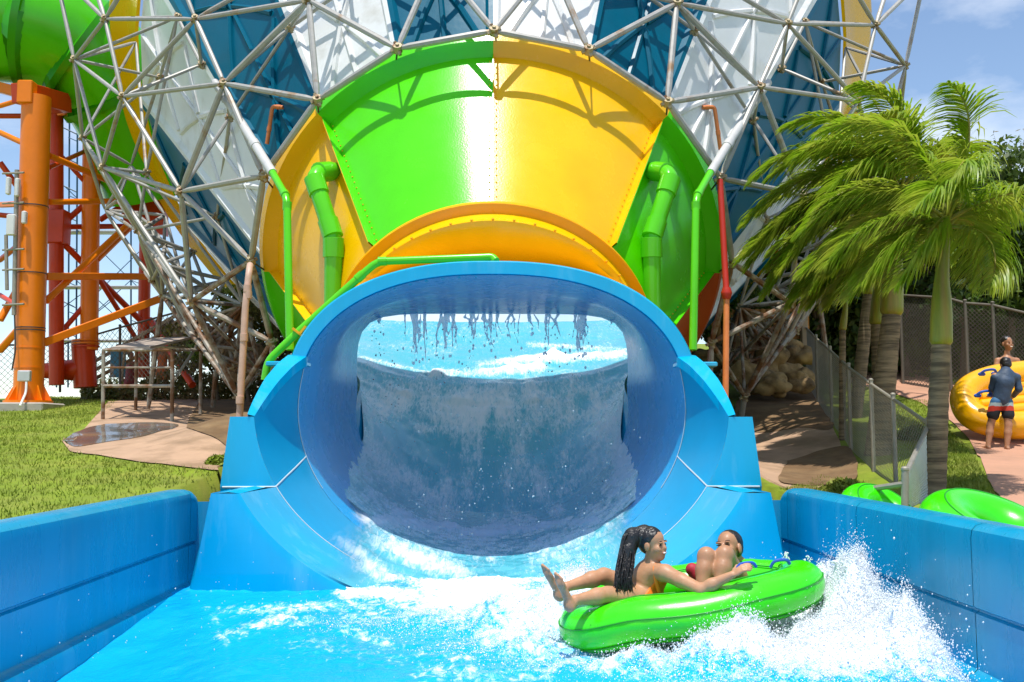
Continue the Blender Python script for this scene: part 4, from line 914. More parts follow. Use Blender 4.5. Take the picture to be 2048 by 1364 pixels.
for cx, cy, sx, sy, h in MOUNDS:
    n = int(30000 * h * 4 * math.sqrt(sx * sy)) + 500
    x = RNG.normal(cx, sx * .85, n); y = RNG.normal(cy, sy * .8, n); ok = (np.abs(x) < 3.08); x = x[ok]; y = y[ok]; n = len(x)
    s = wz(x, y); m_ = mound(x, y); up = RNG.exponential(.02 + .06 * m_, n); up[RNG.random(n) < .5] *= .2
    ps.append(np.stack([x, y, s + up], -1)); rs.append(np.clip(RNG.lognormal(-5.85, .45, n), .0015, .008) * np.where(up > .12, .8, 1.0))
# thrown sheets to the right of the raft and against the wall
n = 900; t = RNG.random(n); x = 2.55 + .5 * t + RNG.normal(0, .06, n); y = 7.3 - .9 * t + RNG.normal(0, .15, n); z = .5 * (1 - t) + .05 + RNG.exponential(.09, n); ok = x < 3.09
ps.append(np.stack([x, y, z], -1)[ok]); rs.append(RNG.uniform(.0025, .007, ok.sum()))
for jx, jy, jz in ((2.22, 7.7, .62), (2.36, 7.6, .60), (2.58, 7.5, .66), (2.66, 7.5, .6), (2.45, 7.6, .55)):
    n = 260; t = RNG.random(n) ** .7; w = .05 * (1 - t) + .006; ps.append(np.stack([jx + RNG.normal(0, 1, n) * w + .03 * t, jy + RNG.normal(0, .04, n), jz - .35 + .42 * t], -1)); rs.append(RNG.uniform(.003, .006, n))
fx = RNG.uniform(-2.6, 3.1, 9000); fy = RNG.uniform(4.8, 10.3, 9000); i = np.clip(((fx + 3.2) / 6.4 * (nx - 1)).astype(int), 0, nx - 1); j = np.clip(((fy - 4.3) / 6.9 * (ny - 1)).astype(int), 0, ny - 1); ok = fo[j, i] > RNG.uniform(.35, 1.3, 9000)
ps.append(np.stack([fx, fy, Z[j, i] + RNG.exponential(.025, 9000)], -1)[ok]); rs.append(RNG.uniform(.002, .006, ok.sum()))
# torn ligaments thrown off the splash crests
s = SDF(.012); rg = random.Random(19); k = 0
while k < 150:
    cx, cy, sx, sy, h = rg.choice([m for m in MOUNDS if m[4] > .25]); x = rg.gauss(cx, sx * .75); y = rg.gauss(cy, sy * .6)
    if abs(x) > 3.05: continue
    z = float(wz(x, y)); d = Vector((rg.gauss((x - cx) / sx * .5, .35), rg.gauss(-.1, .4), rg.uniform(.6, 1.5))).normalized(); p = Vector((x, y, z - .03)); pts = [p]; L_ = rg.uniform(.06, .17); n_ = rg.randint(3, 5)
    for i in range(n_): p = p + d * L_ / n_; d = (d + Vector((rg.gauss(0, .3), rg.gauss(0, .3), -.22))).normalized(); pts.append(p)
    r0 = rg.uniform(.010, .026); s.chain(pts, [r0 * (1 - .8 * i / n_) for i in range(n_ + 1)]); k += 1
    if rg.random() < .6: s.ell(pts[-1] + d * rg.uniform(.02, .06), (r0 * .35, r0 * .35, r0 * .5))
tag(s.mesh('splash_sheet', .0085, mat('splash_white', (.86, .90, .93), .25, trans=.25, spec=.6), noise=(.008, 22)), kind='stuff')
drops('water_spray', np.concatenate(ps), np.concatenate(rs), M_SPRAY)
M_DROP = mat('clear_drop', (.85, .92, .96), .08, trans=.35, spec=.8)
n = 480; D = RNG.uniform(12.2, 17.2, n); q = np.stack([np.clip(RNG.normal(.4, .9, n), -1.9, 1.9), D, .3 + np.abs(RNG.normal(0, .75, n)) + .08 * (D - 12)], -1)
k = np.stack([RNG.uniform(-3, 3.0, 260), RNG.uniform(6, 9.5, 260), .1 + RNG.exponential(.22, 260)], -1)
lk = [(755, 690), (790, 760), (870, 740), (935, 690), (1095, 720), (1135, 690), (1160, 650)]
dk = []
for x, y in lk:
    for _ in range(14): dk.append(P(x + random.gauss(0, 12), y + random.gauss(0, 40), 17.3))
drops('water_drops', np.concatenate([q, k, np.array(dk)]), np.concatenate([RNG.uniform(.005, .011, n), RNG.uniform(.0025, .005, 260), RNG.uniform(.008, .02, len(dk))]), M_DROP)
# ragged curtain falling from the tunnel roof
M_CURT = mat('falling_sheet', (.97, .98, .98), .12, alpha=.6, leaf=.4, spec=.7)
s = SDF(.02)
for x0, x1, ln, cnt in ((805, 860, 120, 12), (880, 925, 115, 11), (930, 962, 60, 6), (965, 1040, 75, 14), (1055, 1075, 40, 4), (1090, 1120, 85, 7), (1145, 1172, 110, 12), (730, 760, 35, 3), (1200, 1230, 30, 2)):
    for c in range(cnt):
        x = random.uniform(x0, x1); l_ = ln * random.uniform(.35, 1); pts = []; x_ = x; k = random.randint(4, 6)
        for i in range(k): pts.append(P(x_, 629 + l_ * i / (k - 1), 17.5 - .04 * i)); x_ += random.gauss(0, 4)
        s.chain(pts, [.019 * (1 - .8 * i / (k - 1)) * random.uniform(.4, 1.1) for i in range(k)], .03)
        if random.random() < .6: s.ell(P(x_, 640 + l_ * random.uniform(.9, 1.2), 17.4), (.02, .02, .03))
o = s.mesh('falling_water', .011, M_CURT, noise=(.006, 18)); tag(o, kind='stuff')

# ------------------------------------------------------------------ planting on the right
M_FROND = mat('palm_leaflet', (.21, .34, .012), .42, leaf=.4, var=.3, vscale=3, col2=(.37, .41, .045), mixr=(.42, .62), mscale=2.2, spec=.6)
M_SHAFT = mat('crownshaft', (.26, .28, .02), .45, var=.3, vscale=5, col2=(.30, .20, .04), mixr=(.45, .7), mscale=2, stretch=(4, 4, .5))
M_TRUNK = mat('palm_bark', (.30, .22, .13), .9, var=.35, vscale=5, bump=.6, bscale=18, col2=(.11, .08, .05), mixr=(.42, .62), mscale=3, stretch=(.6, .6, 7))
def frond(crown, az, el, Ln, wind, par, nl=44, lw=.03, ll=.62, sag=1.2, rnd=random):
    d = Vector((math.cos(az) * math.cos(el), math.sin(az) * math.cos(el), math.sin(el))); p = Vector(crown); pts = [p.copy()]; ds = [d.copy()]; st = Ln / 22
    for i in range(22):
        t = i / 22; d = (d + Vector((0, 0, -1)) * sag * .085 * (0.3 + t) + wind * .075 * (.4 + t)).normalized(); p = p + d * st; pts.append(p.copy()); ds.append(d.copy())
    b = MB(); b.tube(pts, [.028 * (1 - .85 * i / 22) for i in range(23)], 5, 1, False)
    for k in range(nl):
        u = .13 + .86 * k / nl; i = min(int(u * 22), 21); f = u * 22 - i; q = pts[i].lerp(pts[i + 1], f); dd = ds[i]
        side = dd.cross(Vector((0, 0, 1))); side = side.normalized() if side.length > .05 else Vector((0, 1, 0)); upv = side.cross(dd)
        for sg in (-1, 1):
            L_ = ll * (math.sin(math.pi * min(1, .12 + u * .86)) ** .7) * rnd.uniform(.8, 1.15); v = (side * sg * .8 + dd * .75 + upv * rnd.uniform(-.1, .5)).normalized(); w = lw * rnd.uniform(.7, 1.1); a = q.copy(); rows = []
            wv = (side * rnd.uniform(-.5, .5) + dd).normalized()
            for s_ in range(5):
                t = s_ / 4; wd = w * (.55 + 1.1 * t - 1.6 * t * t) if t < 1 else .001; n_ = v.cross(Vector((rnd.uniform(-.2, .2), .35, 1))).normalized() * max(wd, .001)
                rows.append((a - n_, a + n_)); v = (v + Vector((0, 0, -.34 * sag * (t + .4))) + wind * rnd.uniform(.12, .34)).normalized(); a = a + v * L_ / 4
            V = [x for r_ in rows for x in r_]; b.add(V, [(2 * j, 2 * j + 1, 2 * j + 3, 2 * j + 2) for j in range(4)], 0, True)
    return b.build('frond', [M_FROND, M_SHAFT], par, 0)
def palm(label, base, shaft0, shaft1, crown, r0, r1, fr_, wind, Ln, ll=.62, seed=1, nl=44, lw=.03, lean=0):
    t = thing('palm_tree', label, 'palm tree', base, 'palms beside the path'); rnd = random.Random(seed)
    pts = bez([base, base.lerp(shaft0, .5) + Vector((lean, 0, 0)), shaft0], 14); rr = []
    for i in range(len(pts)): u = i / (len(pts) - 1); rr.append(r0 + (r1 - r0) * u + .008 * (i % 2))
    MB().tube(pts, rr, 16).build('trunk', M_TRUNK, t, 60)
    sp = bez([shaft0, shaft0.lerp(shaft1, .3), shaft0.lerp(shaft1, .7), shaft1, crown], 4); m = len(sp); R_ = [r1 * np.interp(i / (m - 1), [0, .06, .35, .7, 1], [1.05, 1.3, 1.22, .9, .45]) for i in range(m)]
    MB().tube(sp, R_, 16).build('crownshaft', M_SHAFT, t, 70)
    for az, el, k in fr_: frond(crown + Vector((0, 0, rnd.uniform(-.12, .05))), R(az), R(el), Ln * k, wind, t, nl, lw, ll, rnd.uniform(1.15, 1.75), rnd)
    return t
WIND = Vector((-1, -.12, .02))
b0 = P(1868, 1015, 11.4); b0.z = float(gh(b0.x, b0.y)) - .05
palm('tall palm nearest the pool wall, its fronds blown to the left and one standing up', b0, P(1882, 690, 11.4), P(1884, 555, 11.4), P(1893, 440, 11.4), .125, .098,
     [(100, 84, 1.0), (75, 78, .95), (170, 60, .8), (180, 40, .85), (200, 25, .8), (150, 20, .8), (215, 5, .7), (120, 40, .7), (20, 45, .65), (340, 30, .65), (260, 30, .75), (290, 55, .7), (240, -10, .7), (30, 15, .6), (310, -5, .55), (185, -15, .65), (0, 65, .75), (60, 30, .6)], WIND, 2.35, .66, 3, 96, .019)
b1 = P(1752, 830, 15.5); b1.z = float(gh(b1.x, b1.y)) - .05
palm('leaning palm with pale green crownshaft behind the chain link fence', b1, P(1783, 630, 15.5), P(1788, 490, 15.5), P(1800, 380, 15.5), .2, .135,
     [(180, 55, 1), (175, 35, 1), (190, 18, 1), (165, 5, .95), (200, 0, .95), (210, -18, .85), (150, -12, .85), (240, 35, .85), (120, 60, .9), (260, 10, .8), (100, 30, .8), (180, 78, .9), (0, 75, .8), (20, 45, .6), (330, 40, .6), (280, 60, .75), (225, 50, .9), (140, 45, .9), (195, -35, .9), (230, -30, .8), (170, -30, .9), (182, -45, .85), (205, -50, .8), (215, -25, .9), (160, 15, 1), (185, 8, 1.05), (178, -8, 1.0), (30, 10, .5)], WIND, 2.9, .8, 5, 104, .026)
b2 = P(1708, 790, 19.5); b2.z = float(gh(b2.x, b2.y)) - .05
palm('slim dark palm left of the leaning palm, half hidden by its fronds', b2, P(1738, 590, 19.5), P(1748, 500, 19.5), P(1752, 430, 19.5), .13, .11, [(180, 40, 1), (200, 10, 1), (160, 60, .9), (230, -10, .8), (90, 40, .8), (280, 20, .8), (190, -25, .8), (210, 30, .9), (150, 15, .8)], WIND, 2.8, .7, 8, 40, .035)
b3 = P(1762, 790, 17.5); b3.z = float(gh(b3.x, b3.y)) - .05
palm('dark green stemmed palm close behind the leaning palm', b3, P(1756, 650, 17.5), P(1762, 560, 17.5), P(1770, 470, 17.5), .15, .12, [(180, 30, 1), (220, 0, .9), (140, 50, .9), (0, 50, .8), (320, 20, .8), (260, -10, .8), (185, -20, .8)], WIND, 2.4, .7, 9, 36, .035)
b4 = P(1680, 735, 17); b4.z = float(gh(b4.x, b4.y)) - .05
palm('small young palm with a thin green stem beside the fence', b4, P(1685, 660, 17), P(1691, 615, 17), P(1695, 575, 17), .055, .05, [(180, 60, 1), (160, 30, 1), (10, 55, 1), (330, 35, 1), (90, 75, 1), (220, 20, .9)], Vector((-.3, 0, 0)), 1.0, .38, 10, 26, .022)

# leafy trees: clustered small leaves round limbs
def leaf_tree(name, label, base, H, rad, nl, ls, m, mt, cat='tree', group=None, seed=0, trunk_h=.35, tr=.16, clumps=16, flat=.75, wind=0.):
    t = thing(name, label, cat, base, group); rg = np.random.default_rng(seed); b = MB(); base = Vector(base); top = base + Vector((rg.normal(0, .1) * rad, 0, H * trunk_h + .2 * H))
    b.tube(bez([base - Vector((0, 0, .2)), base.lerp(top, .5) + Vector((rg.normal(0, .12), 0, 0)), top], 5), [tr * (1 - .6 * i / 10) for i in range(11)], 9); C_ = []
    for i in range(clumps):
        a = rg.uniform(0, 6.28); q = rg.uniform(.25, 1) ** .6; zz = rg.uniform(-1, 1); c = np.array([base.x + math.cos(a) * rad * q * math.sqrt(max(.05, 1 - zz * zz * .8)), base.y + math.sin(a) * rad * q * .8, base.z + H * (.5 + trunk_h * .4) + zz * H * .36 * flat]); C_.append(c)
        b.tube(bez([base.lerp(top, rg.uniform(.55, .98)), Vector(c) * .5 + top * .5 + Vector((0, 0, .1)), Vector(c)], 3), [tr * .38, tr * .33, tr * .28, tr * .22, tr * .17, tr * .12, tr * .08], 5)
    b.build('trunk', mt, t); C_ = np.array(C_); k = rg.integers(0, clumps, nl); cr = rad * rg.uniform(.28, .5, clumps); v = rg.normal(0, 1, (nl, 3)); v /= np.linalg.norm(v, axis=1)[:, None]
    p = C_[k] + v * (cr[k] * rg.uniform(.3, 1.05, nl) ** .5)[:, None] * np.array([1, 1, .7]); a = rg.normal(0, 1, (nl, 3)) + np.array([wind, 0, -.3]); a /= np.linalg.norm(a, axis=1)[:, None]; n = rg.normal(0, .7, (nl, 3)) + np.array([0, 0, 1]); s = np.cross(a, n); s /= np.linalg.norm(s, axis=1)[:, None]; l = ls * rg.uniform(.6, 1.4, nl)[:, None]
    V = np.stack([p - a * l * .5, p + s * l * .24, p + a * l * .5, p - s * l * .24], 1).reshape(-1, 3); o = np_mesh('crown', V, np.arange(nl * 4).reshape(-1, 4), m, t, False); return t
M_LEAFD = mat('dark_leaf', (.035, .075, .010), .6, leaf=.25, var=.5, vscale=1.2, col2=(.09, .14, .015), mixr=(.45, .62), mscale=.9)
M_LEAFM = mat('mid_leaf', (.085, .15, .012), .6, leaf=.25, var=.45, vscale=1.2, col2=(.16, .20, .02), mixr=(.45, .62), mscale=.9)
M_LEAFO = mat('olive_leaf', (.17, .17, .035), .7, var=.4, vscale=1.2, col2=(.12, .10, .05), mixr=(.45, .6), mscale=1.2)
M_BARK = mat('grey_bark', (.15, .11, .075), .9, var=.4, vscale=4, bump=.6, bscale=10)
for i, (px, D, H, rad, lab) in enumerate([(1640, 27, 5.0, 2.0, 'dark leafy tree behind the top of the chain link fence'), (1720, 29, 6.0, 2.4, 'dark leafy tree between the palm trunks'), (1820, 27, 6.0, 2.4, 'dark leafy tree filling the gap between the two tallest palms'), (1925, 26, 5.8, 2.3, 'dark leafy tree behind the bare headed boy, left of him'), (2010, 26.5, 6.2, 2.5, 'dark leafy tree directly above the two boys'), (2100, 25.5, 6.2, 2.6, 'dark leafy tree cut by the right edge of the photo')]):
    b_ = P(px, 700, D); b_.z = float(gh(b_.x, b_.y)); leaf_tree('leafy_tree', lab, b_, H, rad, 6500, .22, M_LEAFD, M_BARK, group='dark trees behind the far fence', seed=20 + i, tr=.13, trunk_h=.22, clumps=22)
for i, (px, D, H, rad, lab) in enumerate([(1960, 31, 6.9, 2.4, 'taller brighter tree above the dark trees, right of the upright frond'), (2060, 30, 6.9, 2.6, 'taller bright green tree at the right edge of the photo'), (1780, 33, 8.0, 3.0, 'taller tree mostly hidden behind the palm crowns'), (1560, 34, 5.5, 2.6, 'low bushy tree glimpsed behind the lattice beside the palms')]):
    b_ = P(px, 650, D); b_.z = float(gh(b_.x, b_.y)); leaf_tree('leafy_tree', lab, b_, H, rad, 7000, .2, M_LEAFM, M_BARK, group='brighter trees at the back', seed=40 + i, tr=.16, trunk_h=.35, clumps=20)
for i, (px, D, H, rad, m_, lab) in enumerate([(440, 27, 3.0, 1.5, M_LEAFO, 'olive shrub behind the lattice foot, left of the pink riser pipe'), (505, 26, 3.3, 1.4, M_LEAFM, 'green shrub behind the pink riser pipe'), (560, 25.5, 3.0, 1.3, M_LEAFO, 'olive shrub showing between the lattice and the yellow collar'), (1425, 26, 3.6, 1.5, M_LEAFM, 'green shrub behind the red riser pipe')]):
    b_ = P(px, 780, D); b_.z = float(gh(b_.x, b_.y)); leaf_tree('shrub', lab, b_, H, rad, 3200, .16, m_, M_BARK, 'shrub', 'shrubs behind the lattice', 60 + i, .12, .07, 12)
# dry shrub with bare twigs against the sky
# dense undergrowth behind the far fence and the rock wall
n = 30000; rg = np.random.default_rng(77); t = rg.random(n); px_ = 1425 + 760 * t; D_ = rg.uniform(26.5, 33, n); x = (px_ - 985) / F * D_; z0 = gh(x, D_); hh = 2.6 + 1.6 * fbm(x * .6, D_ * .6, 0, 3, 81); p = np.stack([x, D_, z0 + hh * rg.random(n) ** .8], -1)
a = rg.normal(0, 1, (n, 3)); a /= np.linalg.norm(a, axis=1)[:, None]; s = np.cross(a, rg.normal(0, 1, (n, 3))); s /= np.linalg.norm(s, axis=1)[:, None]; l = .26 * rg.uniform(.5, 1.5, n)[:, None]
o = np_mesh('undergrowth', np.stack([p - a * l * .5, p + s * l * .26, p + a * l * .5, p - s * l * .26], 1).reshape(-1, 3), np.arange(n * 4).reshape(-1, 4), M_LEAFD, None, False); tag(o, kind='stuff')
def twigs(label, c, H, seed):
    t = thing('dry_tree', label, 'dry tree', c, 'dry twiggy trees at the back'); rg = random.Random(seed); b = MB(); lv = []
    def br(p, d, L_, r, lev):
        q = [p]; dd = d
        for k in range(3): dd = (dd + Vector((rg.gauss(0, .16), rg.gauss(0, .16), .06))).normalized(); q.append(q[-1] + dd * L_ / 3)
        b.tube(q, [r, r * .85, r * .7, r * .5], 4, cap=False)
        if lev < 4:
            for k in range(3 if lev < 3 else 2): br(q[rg.randint(1, 3)], (dd + Vector((rg.gauss(0, .45), rg.gauss(0, .45), rg.uniform(-.1, .3)))).normalized(), L_ * rg.uniform(.55, .8), r * .55, lev + 1)
        elif rg.random() < .6: lv.append(q[-1])
    for k in range(5): br(c, Vector((rg.gauss(0, .3), rg.gauss(0, .3), 1)).normalized(), H * .36, .05, 0)
    b.build('branches', mat('dry_twig', (.24, .17, .12), .9, var=.3), t); f = MB()
    for p in lv:
        for k in range(3): q = p + Vector((rg.gauss(0, .1), rg.gauss(0, .1), rg.gauss(0, .1))); a = Vector((rg.gauss(0, 1), rg.gauss(0, 1), rg.gauss(0, 1))).normalized() * .09; s_ = a.orthogonal().normalized() * .03; f.add([q - a, q + s_, q + a, q - s_], [(0, 1, 2, 3)], 0, False)
    if lv: f.build('leaves', M_LEAFO, t, 0)
for i, (px, D, H, lab) in enumerate([(1955, 28, 6.6, 'bare twiggy tree against the sky right of the upright frond'), (2035, 28, 6.4, 'bare twiggy tree against the sky at the right edge'), (1775, 30, 7.0, 'bare twiggy tree between the lattice and the upright frond')]):
    b_ = P(px, 600, D); b_.z = float(gh(b_.x, b_.y)) + .5; twigs(lab, b_, H, 70 + i)
def bush(label, c, r, n, m, seed, ls=.09, group='low bushes'):
    rg = np.random.default_rng(seed); v = rg.normal(0, 1, (n, 3)); v /= np.linalg.norm(v, axis=1)[:, None]; v[:, 2] = np.abs(v[:, 2]); p = np.array(c) + v * (r * rg.uniform(.4, 1.05, n) ** .5)[:, None] * np.array([1.2, 1, .8]); a = rg.normal(0, 1, (n, 3)); a[:, 2] += .5; a /= np.linalg.norm(a, axis=1)[:, None]; s = np.cross(a, rg.normal(0, 1, (n, 3))); s /= np.linalg.norm(s, axis=1)[:, None]; l = ls * rg.uniform(.6, 1.5, n)[:, None]
    o = np_mesh('bush', np.stack([p - a * l * .5, p + s * l * .2, p + a * l * .5, p - s * l * .2], 1).reshape(-1, 3), np.arange(n * 4).reshape(-1, 4), m, None, False); return tag(o, label, 'bush', group)
for i, (px, py, r, m, lab) in enumerate([(1655, 745, .5, M_LEAFM, 'bright bush just behind the chain link fence, left of the young palm'), (1620, 760, .45, M_LEAFD, 'dark bush at the foot of the rock wall'), (1905, 745, .35, M_LEAFM, 'low bush at the path edge left of the near palm trunk'), (1690, 985, .22, M_BLADE, 'weedy tuft in front of the fence, above the right pool wall'), (1835, 880, .3, M_LEAFM, 'small bush behind the corner post of the fence'), (330, 752, .55, M_LEAFD, 'dark spiky bush behind the pipe stand'), (370, 745, .5, M_LEAFD, 'dark bush right of the spiky bush, behind the pipe stand'), (440, 930, .16, M_BLADE, 'weedy tuft beside the pale stone on the slab')]):
    c = G(px, py); bush(lab, c, r, 900, m, 90 + i, .14 if r > .3 else .08)
# hillside behind the lattice on the right: rock wall and timber fence
for i, (px, py, D, r) in enumerate([(1505, 755, 22, .55), (1540, 730, 22.6, .6), (1580, 745, 22.5, .55), (1600, 712, 23.2, .5), (1560, 700, 23.4, .5), (1520, 708, 23.2, .45), (1485, 735, 22.4, .45), (1600, 765, 22, .4), (1545, 772, 21.6, .4), (1465, 700, 23.2, .5), (1420, 720, 23, .5)]):
    lab = ['lowest left boulder of the rock wall right of the red riser pipe', 'central boulder of the rock wall', 'broad boulder right of the rock wall centre', 'topmost right boulder of the rock wall, beside the fence end', 'top boulder in the middle of the rock wall', 'small top boulder at the left of the rock wall', 'boulder of the rock wall hidden behind the lattice feet', 'low right boulder where the rock wall meets the mud', 'front boulder at the foot of the rock wall', 'boulder at the upper left end of the rock wall', 'boulder behind the red riser pipe'][i]
    rock(P(px, py, D), r, mat('tan_boulder', (.42, .28, .12), .9, var=.35, vscale=3, bump=.8, bscale=10, col2=(.17, .11, .055), mixr=(.45, .65), mscale=2.4), lab, 'boulder', 'boulders of the rock wall', 100 + i, name='boulder')
tf = thing('timber_fence', 'orange brown timber picket fence on top of the rock wall', 'fence', P(1530, 680, 25)); wd = mat('stained_timber', (.42, .19, .04), .7, var=.3, vscale=6)
for k in range(16): x = 1425 + k * 12.6; MB().box(P(x, 655 - (k > 12) * 20, 25), (.1, .03, .95), bev=.01).build('picket', wd, tf)
for y in (625, 680): MB().beam(P(1418, y, 25.04), P(1622, y - 6, 25.04), .05, .09).build('rail', wd, tf)
MB().box(P(1607, 618, 24.9), (.16, .16, 2.4), bev=.015).build('post', mat('pale_timber2', (.45, .34, .22), .8, var=.2), tf)
# fences on the right
run = [(1858, 11.6, 848), (1786, 13.0, 798), (1742, 14.3, 768), (1697, 16.2, 735), (1660, 18.6, 700), (1632, 21.5, 676), (1612, 25, 655)]
pts = []
for px, D, yt in run: t_ = P(px, yt, D); pts.append((Vector((t_.x, t_.y, min(float(gh(t_.x, t_.y)), t_.z - .7))), t_))
fence('chain_link_fence', 'silvery chain link fence running uphill beside the palms', pts, M_GALV, M_GALV, .075, .0026, True, .03)
c0, c1 = pts[0], (P(1810, 1040, 10.0), P(1810, 950, 10.0))
c1 = (Vector((c1[0].x, c1[0].y, float(gh(c1[0].x, c1[0].y)))), c1[1])
fence('chain_link_fence', 'short bright chain link return between two capped posts by the green tubes', [c1, c0], M_WHITE, M_GALV, .05, .004, True, .036)
MB().tube([P(1808, 968, 10.0), P(1690, 985, 10.6)], .03, 8).build('low_rail', M_GALV, bpy.data.objects['chain_link_fence.002'])
pts = []
for px, D, yt in ((1800, 25, 590), (1895, 23.5, 596), (1930, 23.2, 606), (1985, 22.8, 610), (2060, 22, 628), (2140, 21.5, 640)): t_ = P(px, yt, D); pts.append((Vector((t_.x, t_.y, float(gh(t_.x, t_.y)))), t_))
fence('chain_link_fence', 'brown weathered chain link fence in front of the dark trees', pts, M_GALVD, M_GALVD, .1, .006, True, .04)

# ------------------------------------------------------------------ rafts
M_RAFT = mat('green_vinyl', (.045, .72, .0), .26, var=.1, vscale=3, bump=.12, bscale=9, coat=.3)
M_RAFTD = mat('green_vinyl_seam', (.015, .30, .01), .4)
M_YRAFT = mat('yellow_vinyl', (.92, .44, .0), .24, var=.08, vscale=3, bump=.1, bscale=7, coat=.3)
def ring_pts(C, u, v, a, b, e, dz, n=96):
    out = []
    for k in range(n):
        t = 2 * math.pi * k / n; c, s = math.cos(t), math.sin(t); x = a * math.copysign(abs(c) ** e, c); y = b * math.copysign(abs(s) ** e, s); out.append(Vector(C) + u * x + v * y + Vector((0, 0, dz(x, y))))
    return out
def ring(name, C, u, v, w, a, b, r, m, par, e=.75, dz=lambda x, y: 0, nt=28, wr=0., sq=1.):
    pts = ring_pts(C, u, v, a, b, e, dz); n = len(pts); secs = []; fr_ = []
    for k in range(n):
        d = (pts[(k + 1) % n] - pts[k - 1]).normalized(); o_ = d.cross(w).normalized(); q = o_.cross(d).normalized(); fr_.append((pts[k], o_, q)); row = []
        for j in range(nt):
            t = 2 * math.pi * j / nt; rr = r * (1 + wr * math.sin(k * 2.1) * .5 * max(0, math.cos(t * 4))); row.append(pts[k] + o_ * rr * math.cos(t) + q * rr * sq * math.sin(t))
        secs.append(row)
    secs.append(secs[0]); return MB().loft(secs, closed=True).build(name, m, par, 0, True), fr_
rf = thing('green_raft', 'lime green two rider inflatable raft tilted in white splashing water', 'raft', (1.485, 7.55, .3))
roll = R(8.5); u = Vector((math.cos(roll), -.02, math.sin(roll))); v = Vector((.02, 1, .06)).normalized(); w = u.cross(v).normalized()
DZ = lambda x, y: .075 * float(sstep(x, -.85, -.40)) * (1 - float(sstep(x, .25, .85))) + .10 * float(sstep(x, -.2, .85)) * (1 if y < 0 else .5) - .015 * math.sin(x * 4)
tube, fr_ = ring('tube', (1.475, 7.52, .285), u, v, w, .81, .47, .18, M_RAFT, rf, .95, DZ, wr=.02, sq=.9)
for tt in (.28, -.62, 2.2):
    b = MB(); pts = [p + (o_ * math.cos(tt) + q * math.sin(tt)) * .181 for p, o_, q in fr_]; b.tube(pts, .0055, 5, closed=True); b.build('seam', M_RAFTD, rf, 0)
b = MB(); pts = ring_pts((1.475, 7.52, .2), u, v, .81, .47, .95, DZ, 48); b.add([Vector((1.475, 7.52, .22))] + pts, [(0, 1 + k, 1 + (k + 1) % 48) for k in range(48)]); b.build('floor', M_RAFTD, rf)
for px, py, D in ((1492, 1134, 6.98), (1560, 1128, 7.25)):
    c = P(px, py, D); MB().tube(bez([c + Vector((-.07, 0, -.025)), c + Vector((-.04, -.01, .02)), c + Vector((.04, -.01, .03)), c + Vector((.07, 0, .0))], 5), .012, 8).build('handle', mat('handle_blue', (.02, .10, .45), .4), rf)
yr = thing('yellow_raft', 'huge yellow inflatable raft carried tilted by two boys on the path', 'raft', P(2052, 860, 16.7))
u = Vector((.985, -.12, .10)).normalized(); v = Vector((.1, .62, .66)).normalized(); w = u.cross(v).normalized(); C = P(2062, 797, 16.75)
_, fr_ = ring('tube', C, u, v, w, 1.08, .60, .235, M_YRAFT, yr, .85, wr=.03)
for k in range(5):
    y = -.36 + .18 * k; L_ = .9 * math.sqrt(max(.1, 1 - (y / .55) ** 2)); MB().tube([C + u * (-L_) + v * y - w * .06, C + u * (-L_ * .9) + v * y - w * .04, C + u * (L_ * .9) + v * y - w * .04, C + u * L_ + v * y - w * .06], [.04, .1, .1, .04], 14).build('floor_chamber', M_YRAFT, yr)
MH = mat('handle_blue', (.02, .10, .45), .4)
for px, py, D in ((1976, 747, 16.3), (1968, 790, 16.1)):
    c = P(px, py, D); b = MB(); b.tube(bez([c + Vector((-.12, 0, 0)), c + Vector((-.06, -.05, .05)), c + Vector((.08, -.05, .06)), c + Vector((.14, 0, .0))], 5), .022, 8); b.box(c + Vector((-.1, .01, -.01)), (.12, .06, .06), bev=.02); b.box(c + Vector((.12, .01, -.0)), (.12, .06, .06), bev=.02); b.build('handle', MH, yr)
for lab, c, R_, r, tl in (('lime green tube ring resting behind the right pool wall, nearest the fence return', P(1757, 1030, 10.2), .23, .17, .7), ('bigger lime green tube ring behind the right pool wall at the photo edge', P(1985, 1075, 8.3), .38, .22, .45)):
    t = thing('tube_ring', lab, 'inflatable tube', c, 'lime green tubes behind the pool wall'); u = Vector((1, .25, -.12)).normalized(); v = Vector((-.2, math.cos(tl), math.sin(tl))).normalized(); w = u.cross(v).normalized(); c = Vector(c)
    _, f_ = ring('tube', c, u, v, w, R_, R_, r, M_RAFT, t, 1); MB().tube([p + (o_ * .3 + q * .955) * r * 1.0 for p, o_, q in f_], .008, 5, closed=True).build('seam', M_RAFTD, t, 0)

# ------------------------------------------------------------------ people
def skin(n, c): return mat(n, c, .46, var=.18, vscale=9, bump=.1, bscale=40, sub=.15, spec=.4, coat=.04)
SK1 = skin('skin_tan', (.52, .265, .14)); SK2 = skin('skin_brown', (.45, .225, .118)); SK3 = skin('skin_boy', (.42, .20, .105))
M_HAIR = mat('black_hair', (.014, .010, .008), .32, var=.4, vscale=20, bump=.5, bscale=50, spec=.6)
M_TEETH = mat('teeth', (.80, .78, .72), .3); M_LIP = mat('lips', (.38, .10, .08), .4); M_EYE = mat('dark_eye', (.012, .008, .006), .2); M_WHT = mat('eye_white', (.7, .68, .65), .3)
M_OSUIT = mat('orange_swimsuit', (.85, .20, .01), .5, var=.1); M_RSHORT = mat('red_swim_shorts', (.42, .012, .03), .6, var=.2)
def axes(fwd, up):
    f = Vector(fwd).normalized(); r = f.cross(Vector(up)).normalized(); return f, r, r.cross(f)
